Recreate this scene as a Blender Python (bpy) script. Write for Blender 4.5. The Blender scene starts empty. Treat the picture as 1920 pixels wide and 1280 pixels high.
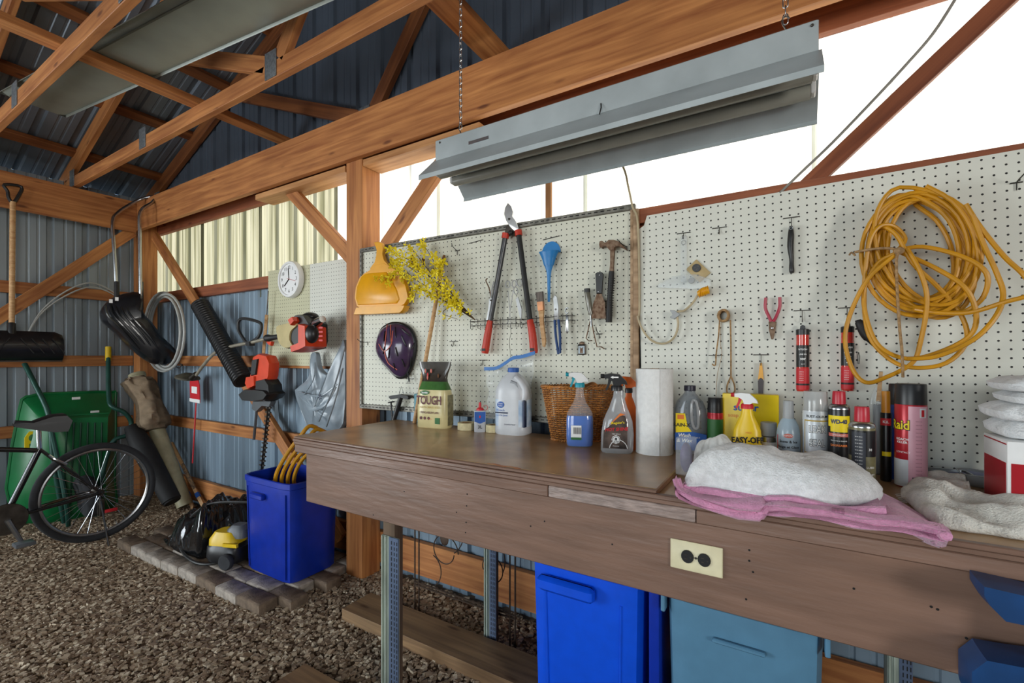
import bpy, bmesh, math, random
import numpy as np
from mathutils import Vector as V, Matrix, noise
R = math.radians
sc = bpy.context.scene
C = sc.collection
random.seed(7)

# ---------------------------------------------------------------- camera
# X runs along the gable wall (to the right), Y towards that wall, Z up
FOC, CY, YAW, HC = 850.0, 668.0, R(31.1), 1.33
cam_d = bpy.data.cameras.new('camera')
cam = bpy.data.objects.new('camera', cam_d); C.objects.link(cam)
cam.location = (0, 0, HC); cam.rotation_euler = (R(90), 0, YAW)
cam_d.sensor_width = 36; cam_d.lens = 36*FOC/1920; cam_d.shift_y = (CY-640)/1920
cam_d.clip_start = 0.05; cam_d.clip_end = 200
sc.camera = cam

# ---------------------------------------------------------------- world, sun, area lamps added out of view, exposure
w = bpy.data.worlds.new('world'); sc.world = w; w.use_nodes = True
bg = w.node_tree.nodes['Background']
sky = w.node_tree.nodes.new('ShaderNodeTexSky'); sky.sky_type = 'NISHITA'
sky.sun_elevation = R(32); sky.sun_rotation = R(20); sky.sun_disc = False
w.node_tree.links.new(sky.outputs[0], bg.inputs[0]); bg.inputs[1].default_value = 0.25

def lamp(kind, name, loc, rot, power, col=(1, 1, 1), **k):
    d = bpy.data.lights.new(name, kind); d.energy = power; d.color = col
    for a, b in k.items(): setattr(d, a, b)
    o = bpy.data.objects.new(name, d); C.objects.link(o); o.location = loc; o.rotation_euler = rot
    return o
lamp('SUN', 'sun', (0, 12, 12), (R(-52), 0, R(-14)), 5.5, (1.0, .95, .86), angle=R(.6))
lamp('AREA', 'added_light_left', (-5.3, -2.0, 1.15), (R(90), 0, R(-58)), 95, (.90, .96, 1.0), shape='RECTANGLE', size=2.0, size_y=2.0)  # lamp added in an unseen opening, lights the floor from the left
lamp('AREA', 'added_light_back', (-1.6, -5.9, 1.45), (R(90), 0, 0), 95, (.92, .96, 1.0), shape='RECTANGLE', size=3.2, size_y=2.6)  # fill lamp added behind the camera, in an opening out of view
lamp('AREA', 'added_light_right', (3.75, -1.6, 1.75), (R(90), 0, R(90)), 72, (1.0, .97, .92), shape='RECTANGLE', size=.9, size_y=1.2)  # lamp added out of view on the right, small for firmer shadows
sc.view_settings.view_transform = 'Standard'; sc.view_settings.look = 'None'
sc.view_settings.gamma = 1; sc.view_settings.use_curve_mapping = False
sc.view_settings.exposure = 0.55
sc.cycles.max_bounces = 8; sc.cycles.diffuse_bounces = 4; sc.cycles.transparent_max_bounces = 12
sc.cycles.use_denoising = True; sc.cycles.sample_clamp_indirect = 6

# ---------------------------------------------------------------- measuring helpers (photo pixel -> point on a real plane)
ca, sa = math.cos(YAW), math.sin(YAW)
def ray(px, py):
    u, v = (px-960)/FOC, (CY-py)/FOC
    return V((-sa+u*ca, ca+u*sa, v))
def at(px, py, X=None, Y=None, Z=None):
    r = ray(px, py)
    t = X/r.x if X is not None else Y/r.y if Y is not None else (Z-HC)/r.z
    return V((0, 0, HC)) + r*t
class Frame:
    """vertical plane: local x along it, local y away from the room, local z up"""
    def __init__(s, o, th):
        s.o = V(o); s.th = th; s.ex = V((math.cos(th), math.sin(th), 0)); s.n = V((math.sin(th), -math.cos(th), 0))
    def hit(s, px, py, out=0.0):
        r = ray(px, py); o = s.o + s.n*out
        t = (o-V((0, 0, HC))).dot(s.n)/r.dot(s.n)
        return V((0, 0, HC)) + r*t
    def xz(s, px, py, out=0.0):
        h = s.hit(px, py, out)-s.o
        return h.dot(s.ex), h.z
    def L(s, pts, a, out=0.0):
        """pixel list -> local (x,z) about anchor a=(x,z)"""
        return [(x-a[0], z-a[1]) for x, z in (s.xz(p[0], p[1], out) for p in pts)]
def facing(o):
    o = V(o); return Frame(o, math.atan2(o.x, -o.y) + math.pi)

# ---------------------------------------------------------------- mesh helpers
def cat(pts, n=6, closed=False):
    """Catmull-Rom through points (tuples of any size)"""
    P = [tuple(p) for p in pts]; m = len(P); out = []
    k = m if closed else m-1
    for i in range(k):
        a = P[(i-1) % m] if closed or i > 0 else P[0]
        b = P[i]; c = P[(i+1) % m]
        d = P[(i+2) % m] if closed or i+2 < m else P[-1]
        for j in range(n):
            t = j/n
            out.append(tuple(.5*(2*q+(r-p)*t+(2*p-5*q+4*r-s)*t*t+(3*q-p-3*r+s)*t**3) for p, q, r, s in zip(a, b, c, d)))
    if not closed: out.append(P[-1])
    return out
class MB:
    def __init__(s): s.v = []; s.f = []
    def add(s, vs, fs, M=None):
        b = len(s.v)
        s.v += [tuple(M @ V(p)) if M else tuple(p) for p in vs]
        s.f += [tuple(i+b for i in q) for q in fs]
        return s
    def box(s, c, d, M=None):
        x, y, z = (q/2 for q in d); cx, cy, cz = c
        vs = [(cx+i*x, cy+j*y, cz+k*z) for i in (-1, 1) for j in (-1, 1) for k in (-1, 1)]
        return s.add(vs, [(0, 1, 3, 2), (4, 6, 7, 5), (0, 4, 5, 1), (2, 3, 7, 6), (0, 2, 6, 4), (1, 5, 7, 3)], M)
    def rbox(s, c, d, r=.004, M=None, seg=2, cr=None):
        """box with rounded vertical corners and chamfered top and bottom"""
        x, y, z = (q/2 for q in d); cr = cr or r; rings = []
        def ring(h, ins):
            o = []; q = max(cr-ins*.3, .0003)
            for cxs, cys, a0 in ((1, 1, 0), (-1, 1, 90), (-1, -1, 180), (1, -1, 270)):
                for k in range(seg+1):
                    a = R(a0+90*k/seg)
                    o.append((c[0]+cxs*(x-ins-q)+q*math.cos(a), c[1]+cys*(y-ins-q)+q*math.sin(a), c[2]+h))
            return o
        return s.loft([ring(-z, r), ring(-z+r, 0), ring(z-r, 0), ring(z, r)], M=M)
    def loft(s, rings, closed=True, caps=True, M=None, loop=False):
        n = len(rings[0]); m = len(rings); vs = [p for r in rings for p in r]; fs = []
        for i in range(m if loop else m-1):
            a, b = i*n, ((i+1) % m)*n
            for j in range(n if closed else n-1):
                k = (j+1) % n
                fs.append((a+j, a+k, b+k, b+j))
        if caps and closed and not loop:
            fs.append(tuple(range(n-1, -1, -1))); fs.append(tuple(range((m-1)*n, m*n)))
        return s.add(vs, fs, M)
    def tube(s, path, r, n=8, closed=False, M=None, flat=1.0):
        P = [V(p) for p in path]; m = len(P); rs = r if isinstance(r, (list, tuple)) else [r]*m
        T = []
        for i in range(m):
            a = P[i-1] if i or closed else P[i]; b = P[(i+1) % m] if i < m-1 or closed else P[i]
            t = (b-a); T.append(t.normalized() if t.length > 1e-9 else V((0, 0, 1)))
        up = V((0, 0, 1)) if abs(T[0].z) < .9 else V((0, 1, 0))
        N = (up-T[0]*up.dot(T[0])).normalized(); rings = []
        for i in range(m):
            N = (N-T[i]*N.dot(T[i]))
            N = N.normalized() if N.length > 1e-6 else T[i].orthogonal().normalized()
            B = T[i].cross(N)
            rings.append([tuple(P[i]+(N*math.cos(2*math.pi*k/n)+B*(math.sin(2*math.pi*k/n)*flat))*rs[i]) for k in range(n)])
        return s.loft(rings, loop=closed, M=M)
    def lathe(s, prof, n=24, c=(0, 0, 0), sx=1.0, sy=1.0, M=None, pw=2.0):
        rings = []
        for r, z in prof:
            o = []
            for k in range(n):
                a = 2*math.pi*k/n; x, y = math.cos(a), math.sin(a)
                if pw != 2.0:
                    q = (abs(x)**pw+abs(y)**pw)**(-1/pw); x *= q; y *= q
                o.append((c[0]+r*sx*x, c[1]+r*sy*y, c[2]+z))
            rings.append(o)
        return s.loft(rings, M=M)
    def prism(s, poly, y0, y1, M=None):
        """outline in local x,z extruded along y (y0 = viewer side)"""
        n = len(poly)
        ar = sum(poly[i][0]*poly[(i+1) % n][1]-poly[(i+1) % n][0]*poly[i][1] for i in range(n))
        if ar < 0: poly = poly[::-1]
        vs = [(x, y0, z) for x, z in poly]+[(x, y1, z) for x, z in poly]
        fs = [tuple(range(n)), tuple(range(2*n-1, n-1, -1))]+[((i+1) % n, i, n+i, n+(i+1) % n) for i in range(n)]
        return s.add(vs, fs, M)
    def pillow(s, poly, y0, y1, ins=.15, M=None):
        """outline extruded with rounded edges"""
        n = len(poly); cx = sum(p[0] for p in poly)/n; cz = sum(p[1] for p in poly)/n
        ar = sum(poly[i][0]*poly[(i+1) % n][1]-poly[(i+1) % n][0]*poly[i][1] for i in range(n))
        if ar < 0: poly = poly[::-1]
        d = y1-y0; rings = []
        for q, k in ((0, ins), (.18, ins*.35), (.5, 0), (.82, ins*.35), (1, ins)):
            rings.append([(x+(cx-x)*k, y0+d*q, z+(cz-z)*k) for x, z in poly])
        return s.loft(rings[::-1], M=M)
    def sphere(s, c, r, n=12, m=8, M=None):
        r = r if isinstance(r, (tuple, list)) else (r, r, r)
        rings = []
        for i in range(m+1):
            t = math.pi*(i+.02 if i == 0 else i-.02 if i == m else i)/m
            rings.append([(c[0]+r[0]*math.sin(t)*math.cos(2*math.pi*k/n), c[1]+r[1]*math.sin(t)*math.sin(2*math.pi*k/n), c[2]-r[2]*math.cos(t)) for k in range(n)])
        return s.loft(rings, M=M)
    def grid(s, fn, nu, nv, thick=None, M=None):
        """fn(u,v)->point for u,v in 0..1; a sheet, or a slab when thick is given"""
        vs = [tuple(fn(i/nu, j/nv)) for i in range(nu+1) for j in range(nv+1)]
        q = [(i*(nv+1)+j, (i+1)*(nv+1)+j, (i+1)*(nv+1)+j+1, i*(nv+1)+j+1) for i in range(nu) for j in range(nv)]
        if thick is None: return s.add(vs, q, M)
        t = V(thick); n = len(vs)
        fs = list(q)+[tuple(k+n for k in f[::-1]) for f in q]
        W = nv+1; bd = [i*W for i in range(nu+1)]+[nu*W+j for j in range(1, W)]+[i*W+nv for i in range(nu-1, -1, -1)]+[j for j in range(nv-1, 0, -1)]
        for k in range(len(bd)):
            a, b = bd[k], bd[(k+1) % len(bd)]
            fs.append((b, a, a+n, b+n))
        return s.add(vs+[tuple(V(p)+t) for p in vs], fs, M)
    def mesh(s, name, mat, smooth=True, ang=40):
        me = bpy.data.meshes.new(name); me.from_pydata(s.v, [], s.f); me.update()
        bm = bmesh.new(); bm.from_mesh(me); bmesh.ops.recalc_face_normals(bm, faces=bm.faces); bm.to_mesh(me); bm.free()
        me.materials.append(MAT[mat] if isinstance(mat, str) else mat)
        if smooth:
            me.polygons.foreach_set('use_smooth', [True]*len(me.polygons))
            me.set_sharp_from_angle(angle=R(ang))
        return me
def link(name, me, parent=None, loc=None, rot=None):
    o = bpy.data.objects.new(name, me); C.objects.link(o)
    if parent: o.parent = parent
    if loc is not None: o.location = loc
    if rot is not None: o.rotation_euler = rot
    return o
def part(name, mb, mat, parent=None, label=None, loc=None, rot=None, smooth=True, ang=40):
    o = link(name, mb.mesh(name, mat, smooth, ang), parent, loc, rot)
    if label: o['label'] = label
    return o
def tag(o, label, cat_, group=None):
    o['label'] = label; o['category'] = cat_
    if group: o['group'] = group
    return o
def thing(name, label, cat_, loc=(0, 0, 0), rz=0.0, group=None, rot=None):
    o = bpy.data.objects.new(name, None); C.objects.link(o); o.empty_display_size = .05
    o.location = loc; o.rotation_euler = rot or (0, 0, rz)
    return tag(o, label, cat_, group)
def struct(name, mb, mat, parent=None, smooth=False, label=None):
    o = part(name, mb, mat, parent, smooth=smooth)
    if not parent: o['kind'] = 'structure'
    if label: o['label'] = label
    return o

# ---------------------------------------------------------------- materials
MAT = {}
def nodes(name):
    m = bpy.data.materials.new(name); m.use_nodes = True; MAT[name] = m
    t = m.node_tree; return m, t, t.nodes['Principled BSDF']
def srgb(c):
    if isinstance(c, str): c = tuple(int(c[i:i+2], 16)/255 for i in (0, 2, 4))
    return tuple(x/12.92 if x <= .04045 else ((x+.055)/1.055)**2.4 for x in c)
def mat(name, col, rough=.5, metal=0.0, var=.12, scale=18.0, bump=0.0, bscale=120.0, trans=0.0, alpha=1.0, spec=None, coat=0.0, stretch=(1, 1, 1), sheen=0.0, ior=None, col2=None, sub=0.0):
    m, t, b = nodes(name); c = srgb(col)
    tc = t.nodes.new('ShaderNodeTexCoord'); mp = t.nodes.new('ShaderNodeMapping')
    mp.inputs['Scale'].default_value = stretch
    t.links.new(tc.outputs['Object'], mp.inputs[0])
    if var > 0 or col2:
        n = t.nodes.new('ShaderNodeTexNoise'); n.inputs['Scale'].default_value = scale; n.inputs['Detail'].default_value = 4
        t.links.new(mp.outputs[0], n.inputs['Vector'])
        rp = t.nodes.new('ShaderNodeValToRGB')
        lo = srgb(col2) if col2 else tuple(x*(1-var) for x in c); hi = c if col2 else tuple(min(1, x*(1+var*.7)) for x in c)
        rp.color_ramp.elements[0].position = .34; rp.color_ramp.elements[1].position = .66
        rp.color_ramp.elements[0].color = (*lo, 1); rp.color_ramp.elements[1].color = (*hi, 1)
        t.links.new(n.outputs[0], rp.inputs[0]); t.links.new(rp.outputs[0], b.inputs['Base Color'])
    else: b.inputs['Base Color'].default_value = (*c, 1)
    b.inputs['Roughness'].default_value = rough; b.inputs['Metallic'].default_value = metal
    b.inputs['Transmission Weight'].default_value = trans; b.inputs['Alpha'].default_value = alpha
    b.inputs['Coat Weight'].default_value = coat; b.inputs['Sheen Weight'].default_value = sheen
    if ior: b.inputs['IOR'].default_value = ior
    if spec is not None: b.inputs['Specular IOR Level'].default_value = spec
    if sub: b.inputs['Subsurface Weight'].default_value = sub; b.inputs['Subsurface Radius'].default_value = (.01, .01, .01)
    if bump:
        n2 = t.nodes.new('ShaderNodeTexNoise'); n2.inputs['Scale'].default_value = bscale; n2.inputs['Detail'].default_value = 3
        t.links.new(mp.outputs[0], n2.inputs['Vector'])
        bp = t.nodes.new('ShaderNodeBump'); bp.inputs['Strength'].default_value = bump; bp.inputs['Distance'].default_value = .004
        t.links.new(n2.outputs[0], bp.inputs['Height']); t.links.new(bp.outputs[0], b.inputs['Normal'])
    return m
def wood(name, a, b_, rough=.62, knots=True, k=1.0):
    """grain runs along local X"""
    m, t, b = nodes(name)
    tc = t.nodes.new('ShaderNodeTexCoord'); oi = t.nodes.new('ShaderNodeObjectInfo')
    ad = t.nodes.new('ShaderNodeVectorMath'); ad.operation = 'MULTIPLY_ADD'
    cb = t.nodes.new('ShaderNodeCombineXYZ')
    for i in range(3): t.links.new(oi.outputs['Random'], cb.inputs[i])
    ad.inputs[1].default_value = (1, 1, 1); t.links.new(tc.outputs['Object'], ad.inputs[0])
    mu = t.nodes.new('ShaderNodeVectorMath'); mu.operation = 'SCALE'; mu.inputs['Scale'].default_value = 9.0
    t.links.new(cb.outputs[0], mu.inputs[0]); t.links.new(mu.outputs[0], ad.inputs[2])
    mp = t.nodes.new('ShaderNodeMapping'); mp.inputs['Scale'].default_value = (1.2*k, 22*k, 22*k); t.links.new(ad.outputs[0], mp.inputs[0])
    n = t.nodes.new('ShaderNodeTexNoise'); n.inputs['Scale'].default_value = 1.6; n.inputs['Detail'].default_value = 6; n.inputs['Distortion'].default_value = .6
    t.links.new(mp.outputs[0], n.inputs['Vector'])
    rp = t.nodes.new('ShaderNodeValToRGB'); rp.color_ramp.elements[0].position = .3; rp.color_ramp.elements[1].position = .7
    rp.color_ramp.elements[0].color = (*srgb(a), 1); rp.color_ramp.elements[1].color = (*srgb(b_), 1)
    t.links.new(n.outputs[0], rp.inputs[0])
    last = rp.outputs[0]
    n3 = t.nodes.new('ShaderNodeTexNoise'); n3.inputs['Scale'].default_value = 2.2; n3.inputs['Detail'].default_value = 3; t.links.new(ad.outputs[0], n3.inputs['Vector'])
    mx = t.nodes.new('ShaderNodeMix'); mx.data_type = 'RGBA'; mx.blend_type = 'MULTIPLY'; mx.inputs['Factor'].default_value = .55
    rq = t.nodes.new('ShaderNodeValToRGB'); rq.color_ramp.elements[0].position = .35; rq.color_ramp.elements[1].position = .65
    rq.color_ramp.elements[0].color = (.62, .56, .5, 1); rq.color_ramp.elements[1].color = (1, 1, 1, 1)
    t.links.new(n3.outputs[0], rq.inputs[0]); t.links.new(last, mx.inputs['A']); t.links.new(rq.outputs[0], mx.inputs['B']); last = mx.outputs['Result']
    if knots:
        mk = t.nodes.new('ShaderNodeMapping'); mk.inputs['Scale'].default_value = (2.6, 9, 9); t.links.new(ad.outputs[0], mk.inputs[0])
        vo = t.nodes.new('ShaderNodeTexVoronoi'); vo.inputs['Scale'].default_value = 1.0; t.links.new(mk.outputs[0], vo.inputs['Vector'])
        r2 = t.nodes.new('ShaderNodeValToRGB'); r2.color_ramp.elements[0].position = .05; r2.color_ramp.elements[1].position = .12
        r2.color_ramp.elements[0].color = (.24, .13, .08, 1); r2.color_ramp.elements[1].color = (1, 1, 1, 1)
        t.links.new(vo.outputs['Distance'], r2.inputs[0])
        m2 = t.nodes.new('ShaderNodeMix'); m2.data_type = 'RGBA'; m2.blend_type = 'MULTIPLY'; m2.inputs['Factor'].default_value = .8
        t.links.new(last, m2.inputs['A']); t.links.new(r2.outputs[0], m2.inputs['B']); last = m2.outputs['Result']
    t.links.new(last, b.inputs['Base Color']); b.inputs['Roughness'].default_value = rough
    bp = t.nodes.new('ShaderNodeBump'); bp.inputs['Strength'].default_value = .25; bp.inputs['Distance'].default_value = .003
    t.links.new(n.outputs[0], bp.inputs['Height']); t.links.new(bp.outputs[0], b.inputs['Normal'])
    return m
def text(s, size, m, parent, loc=(0, 0, 0), wrap=None, bold=0.0, sx=1.0, rot=0.0, name='lettering', rz=0.0, shear=0.0):
    """flat print facing local -Y, or wrapped round a vertical cylinder of radius wrap"""
    cu = bpy.data.curves.new('t', 'FONT'); cu.body = s; cu.size = size; cu.align_x = 'CENTER'; cu.align_y = 'CENTER'
    cu.offset = bold*size; cu.resolution_u = 2; cu.shear = shear
    ob = bpy.data.objects.new('t', cu)
    me = bpy.data.meshes.new_from_object(ob)
    bpy.data.objects.remove(ob); bpy.data.curves.remove(cu)
    cr, sr = math.cos(rot), math.sin(rot)
    for v in me.vertices:
        x, y = v.co.x*sx, v.co.y
        x, y = x*cr-y*sr, x*sr+y*cr
        if wrap:
            x += loc[0]; a = x/wrap; q = wrap+.0006
            v.co = (q*math.sin(a), -q*math.cos(a), y+loc[2])
        else: v.co = (x, -.0003, y)
    me.name = name; me.materials.clear(); me.materials.append(MAT[m])
    o = link(name, me, parent, None if wrap else loc, (0, 0, rz))
    return o
def patch(r, z0, z1, a0, a1, n=14, t=.0004):
    """printed label bent round a cylinder, angles in degrees about the side facing -Y"""
    mb = MB(); A = [R(a0+(a1-a0)*i/n) for i in range(n+1)]; q = r+t
    rings = []
    for i, a in enumerate(A):
        s_, c_ = math.sin(a), -math.cos(a)
        rings.append([(q*s_, q*c_, z0), (q*s_, q*c_, z1), (r*.995*s_, r*.995*c_, z1), (r*.995*s_, r*.995*c_, z0)])
    return mb.loft(rings)
def slab(x0, x1, z0, z1, y0, y1):
    return MB().box(((x0+x1)/2, (y0+y1)/2, (z0+z1)/2), (abs(x1-x0), abs(y1-y0), abs(z1-z0)))
def bar(name, a, b, wdt, thk, m, label=None, cat_=None, parent=None, side=None, group=None, name_thing=True):
    """straight timber from a to b; cross-section wdt along 'side', thk along the other way; grain along local X"""
    a, b = V(a), V(b); d = (b-a); L = d.length; ex = d.normalized()
    sd = V(side) if side is not None else V((0, 0, 1))
    ez = (sd-ex*sd.dot(ex)).normalized(); ey = ez.cross(ex)
    M = Matrix((ex, ey, ez)).transposed().to_4x4(); M.translation = a
    mb = MB().rbox((L/2, 0, 0), (L, thk, wdt), .002, seg=1)
    o = link(name, mb.mesh(name, m, True, 30), parent); o.matrix_world = M
    if label: tag(o, label, cat_, group)
    return o

# ================================================================ structure materials
wood('timber', '94562A', 'CC8C50'); wood('timber_dark', '6E3C1C', '9C6030'); wood('timber_pale', 'A8713F', 'D3A06A')
wood('timber_red', '7A3F24', 'A8623C'); wood('plank_old', '6B5138', '9A7A55'); wood('handle_wood', 'B98A58', 'D8B283', knots=False, k=2.0)
mat('metal_blue', '8296A6', .42, .25, var=.10, scale=3.0, stretch=(4, 4, .5)); mat('metal_grey', '8C979E', .42, .25, var=.10, scale=3.0, stretch=(4, 4, .5))
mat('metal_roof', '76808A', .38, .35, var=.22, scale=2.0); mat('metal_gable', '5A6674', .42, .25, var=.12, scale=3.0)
def translucent(name, a, b_, dirt):
    m, t, b = nodes(name); t.nodes.remove(b)
    out = t.nodes['Material Output']; tc = t.nodes.new('ShaderNodeTexCoord')
    mp = t.nodes.new('ShaderNodeMapping'); mp.inputs['Scale'].default_value = (22, 1, .6); t.links.new(tc.outputs['Object'], mp.inputs[0])
    n = t.nodes.new('ShaderNodeTexNoise'); n.inputs['Scale'].default_value = 1.0; n.inputs['Detail'].default_value = 5; t.links.new(mp.outputs[0], n.inputs['Vector'])
    rp = t.nodes.new('ShaderNodeValToRGB'); rp.color_ramp.elements[0].position = dirt; rp.color_ramp.elements[1].position = dirt+.22
    rp.color_ramp.elements[0].color = (*srgb(a), 1); rp.color_ramp.elements[1].color = (*srgb(b_), 1); t.links.new(n.outputs[0], rp.inputs[0])
    tr = t.nodes.new('ShaderNodeBsdfTranslucent'); df = t.nodes.new('ShaderNodeBsdfDiffuse'); mx = t.nodes.new('ShaderNodeMixShader'); mx.inputs[0].default_value = .3
    t.links.new(rp.outputs[0], tr.inputs[0]); t.links.new(rp.outputs[0], df.inputs[0])
    t.links.new(tr.outputs[0], mx.inputs[1]); t.links.new(df.outputs[0], mx.inputs[2]); t.links.new(mx.outputs[0], out.inputs[0])
translucent('fibreglass_old', '74745C', 'A8A792', .38); translucent('fibreglass', '6E6C4E', 'EDEEE6', .20)

# ================================================================ shell
XL, XR, YB, YF = -5.40, 3.92, 2.03, -6.0
ZT = 2.90; SL = .40; XM = -.76
def roofz(x): return ZT + SL*(min(x, 2*XM-x)+5.37)
def ribs(L, step=.2286, h=.019):
    p = []; s = 0
    while s < L:
        for q, z in ((0, 0), (.012, h), (.040, h), (.052, 0), (.108, 0), (.114, .004), (.124, .004), (.130, 0), (.170, 0), (.176, .004), (.186, .004), (.192, 0)):
            if s+q <= L: p.append((s+q, z))
        s += step
    p.append((L, 0)); return p
def sheet_x(x0, x1, z0, z1, y, h=.019):
    q = ribs(x1-x0, h=h)
    tz = z1 if callable(z1) else (lambda x: z1)
    mb = MB(); vs = []
    for s, d in q: vs += [(x0+s, y+d, z0), (x0+s, y+d, tz(x0+s))]
    fs = [(2*i, 2*i+2, 2*i+3, 2*i+1) for i in range(len(q)-1)]
    return mb.add(vs, fs)
def sheet_y(y0, y1, z0, z1, x, sg=-1):
    q = ribs(y1-y0); mb = MB(); vs = []
    for s, d in q: vs += [(x+sg*d, y0+s, z0), (x+sg*d, y0+s, z1)]
    return mb.add(vs, [(2*i, 2*i+2, 2*i+3, 2*i+1) for i in range(len(q)-1)])
struct('floor', MB().box((-.7, -2, -.05), (9.6, 8.4, .1)), mat('dirt', '6B5743', .95, var=.4, scale=6, bump=.8, bscale=60))
struct('wall_back', sheet_x(XL, XR, 0, 1.87, YB), 'metal_blue', label='blue-grey ribbed metal siding of the gable wall')
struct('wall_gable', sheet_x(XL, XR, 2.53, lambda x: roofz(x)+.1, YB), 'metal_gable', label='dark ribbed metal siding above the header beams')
wl = struct('wall_left', sheet_y(-.8, YB, 0, 2.86, XL), 'metal_grey', label='grey ribbed metal siding of the eave wall')
struct('siding', sheet_y(YF, -3.2, 0, 2.86, XL), 'metal_grey', wl); struct('siding', sheet_y(-3.2, -.8, 2.2, 2.86, XL), 'metal_grey', wl)
wr = struct('wall_right', sheet_y(YF, -2.1, 0, 2.86, XR, 1), 'metal_grey')
struct('siding', sheet_y(-1.1, YB, 0, 2.86, XR, 1), 'metal_grey', wr); struct('siding', sheet_y(-2.1, -1.1, 2.45, 2.86, XR, 1), 'metal_grey', wr); struct('siding', sheet_y(-2.1, -1.1, 0, 1.1, XR, 1), 'metal_grey', wr)
wf = struct('wall_front', sheet_x(XL, -3.3, 0, 2.86, YF), 'metal_grey')
struct('siding', sheet_x(.1, XR, 0, 2.86, YF), 'metal_grey', wf); struct('siding', sheet_x(XL, XR, 2.8, lambda x: roofz(x)+.1, YF-.001), 'metal_grey', wf)
# roof: ribs run down the slope
rf = MB()
for sgn in (0, 1):
    q = ribs(YB+.02-YF); vs = []
    for s, d in q:
        for x in (XL-.2, XM):
            xx = x if not sgn else 2*XM-x
            vs.append((xx, YF+s, roofz(xx)+.085+d))
    rf.add(vs, [(2*i, 2*i+2, 2*i+3, 2*i+1) for i in range(len(q)-1)])
struct('ceiling', rf, 'metal_roof', label='dark ribbed metal roof on purlins')
# translucent strip: one object, each sheet a piece
win = None; x = XL; k = 0
while x < 2.2:
    m_ = 'fibreglass_old' if x < -3.3 else 'fibreglass'
    sh = sheet_x(x, min(x+.93, 2.4), 1.80, 2.60, YB+.008+.0012*(k % 2))
    if win is None: win = struct('window_1', sh, m_, label='row of white translucent corrugated panels letting daylight in')
    else: struct('pane', sh, m_, win)
    x += .914; k += 1
struct('siding', sheet_x(x, XR, 1.86, 2.56, YB), 'metal_blue', bpy.data.objects['wall_back'])

# ================================================================ timbers
YP = 1.84
def post(x0, label): bar('timber_post', (x0+.07, YP+.07, 0), (x0+.07, YP+.07, 2.77), .14, .14, 'timber', label, 'post', side=(1, 0, 0))
post(-2.287, 'square timber post between the framed pegboard and the clock pegboards')
post(-5.33, 'square timber corner post behind the black snow scoop')
bar('timber_post', (1.6, YP+.07, 0), (1.6, YP+.07, 2.77), .14, .14, 'timber', 'square timber post beyond the white pegboard', 'post', side=(1, 0, 0))
bar('header_beam', (-5.19, 1.82, 2.63), (3.9, 1.82, 2.63), .26, .038, 'timber', 'long deep timber beam nailed across the inner faces of the posts', 'beam')
bar('header_beam', (-5.36, 2.0, 2.63), (3.9, 2.0, 2.63), .26, .038, 'timber_red', 'long timber beam along the top of the translucent panels', 'beam')
bar('header_beam', (-5.17, -5.9, 2.62), (-5.17, 1.80, 2.62), .28, .038, 'timber', 'deep timber beam along the top of the grey eave wall', 'beam')
bar('beam_block', (-3.27, 1.91, 2.475), (-2.30, 1.91, 2.475), .139, .038, 'timber_pale', 'pale timber block under the beams on the clock side of the post', 'block', side=(0, 1, 0))
bar('beam_block', (-2.14, 1.91, 2.475), (-1.30, 1.91, 2.475), .139, .038, 'timber_pale', 'pale timber block under the beams on the flower side of the post', 'block', side=(0, 1, 0))
def girt(x0, x1, z, label, m='timber', h=.089): bar('wall_girt', (x0, 2.0, z), (x1, 2.0, z), h, .036, m, label, 'girt')
girt(-5.18, -2.2, 1.895, 'timber rail under the weathered translucent panels', 'timber_red')
girt(-5.18, -2.3, 1.29, 'timber rail behind the black corrugated pipe at mid height', 'timber')
girt(-5.18, -2.3, .73, 'timber rail behind the hedge trimmer blade near bench height', 'timber')
girt(-2.14, .9, 1.895, 'timber rail hidden behind the framed pegboard', 'timber_red')
girt(-5.18, .9, .15, 'rough timber skirt board along the foot of the gable wall', 'timber', .19)
bar('wall_rail', (-.53, 1.883, 1.907), (1.5, 1.883, 1.914), .06, .036, 'timber_red', 'reddish timber rail along the top of the white pegboard', 'rail')
def egirt(z, label): bar('wall_girt', (-5.355, -.8, z), (-5.355, 1.84, z), .095, .036, 'timber', label, 'girt')
egirt(1.89, 'timber rail of the eave wall crossing behind the shovel shaft'); egirt(1.29, 'timber rail of the eave wall behind the shovel blade'); egirt(.72, 'timber rail of the eave wall behind the bicycle')
bar('diagonal_brace', (-5.13, 1.935, 2.47), (-2.45, 1.935, .16), .089, .036, 'timber', 'long diagonal timber brace from the corner post behind the corrugated pipe', 'brace')
bar('diagonal_brace', (-2.96, 1.91, 2.49), (-2.325, 1.91, 1.95), .089, .036, 'timber', 'diagonal timber knee brace above the clock', 'brace')
bar('diagonal_brace', (-1.50, 1.93, 2.49), (-2.10, 1.93, 1.93), .089, .036, 'timber', 'diagonal timber knee brace above the yellow dustpan', 'brace')
bar('diagonal_brace', (.95, 1.935, 2.76), (-.05, 1.935, 1.83), .055, .036, 'timber_red', 'reddish diagonal timber brace running up from the rail of the white pegboard', 'brace')
bar('diagonal_brace', (-5.25, 1.80, 2.50), (-5.25, -.2, .44), .089, .036, 'timber', 'diagonal timber brace crossing the eave wall behind the shovel', 'brace', side=(0, 0, 1))
g = at(1029, 342, Y=2.01)
bar('strip_batten', (g.x, 2.01, 1.7), (g.x, 2.01, 2.5), .03, .02, 'timber_pale', 'thin pale batten against the translucent panels above the loppers', 'batten', side=(1, 0, 0))

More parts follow.
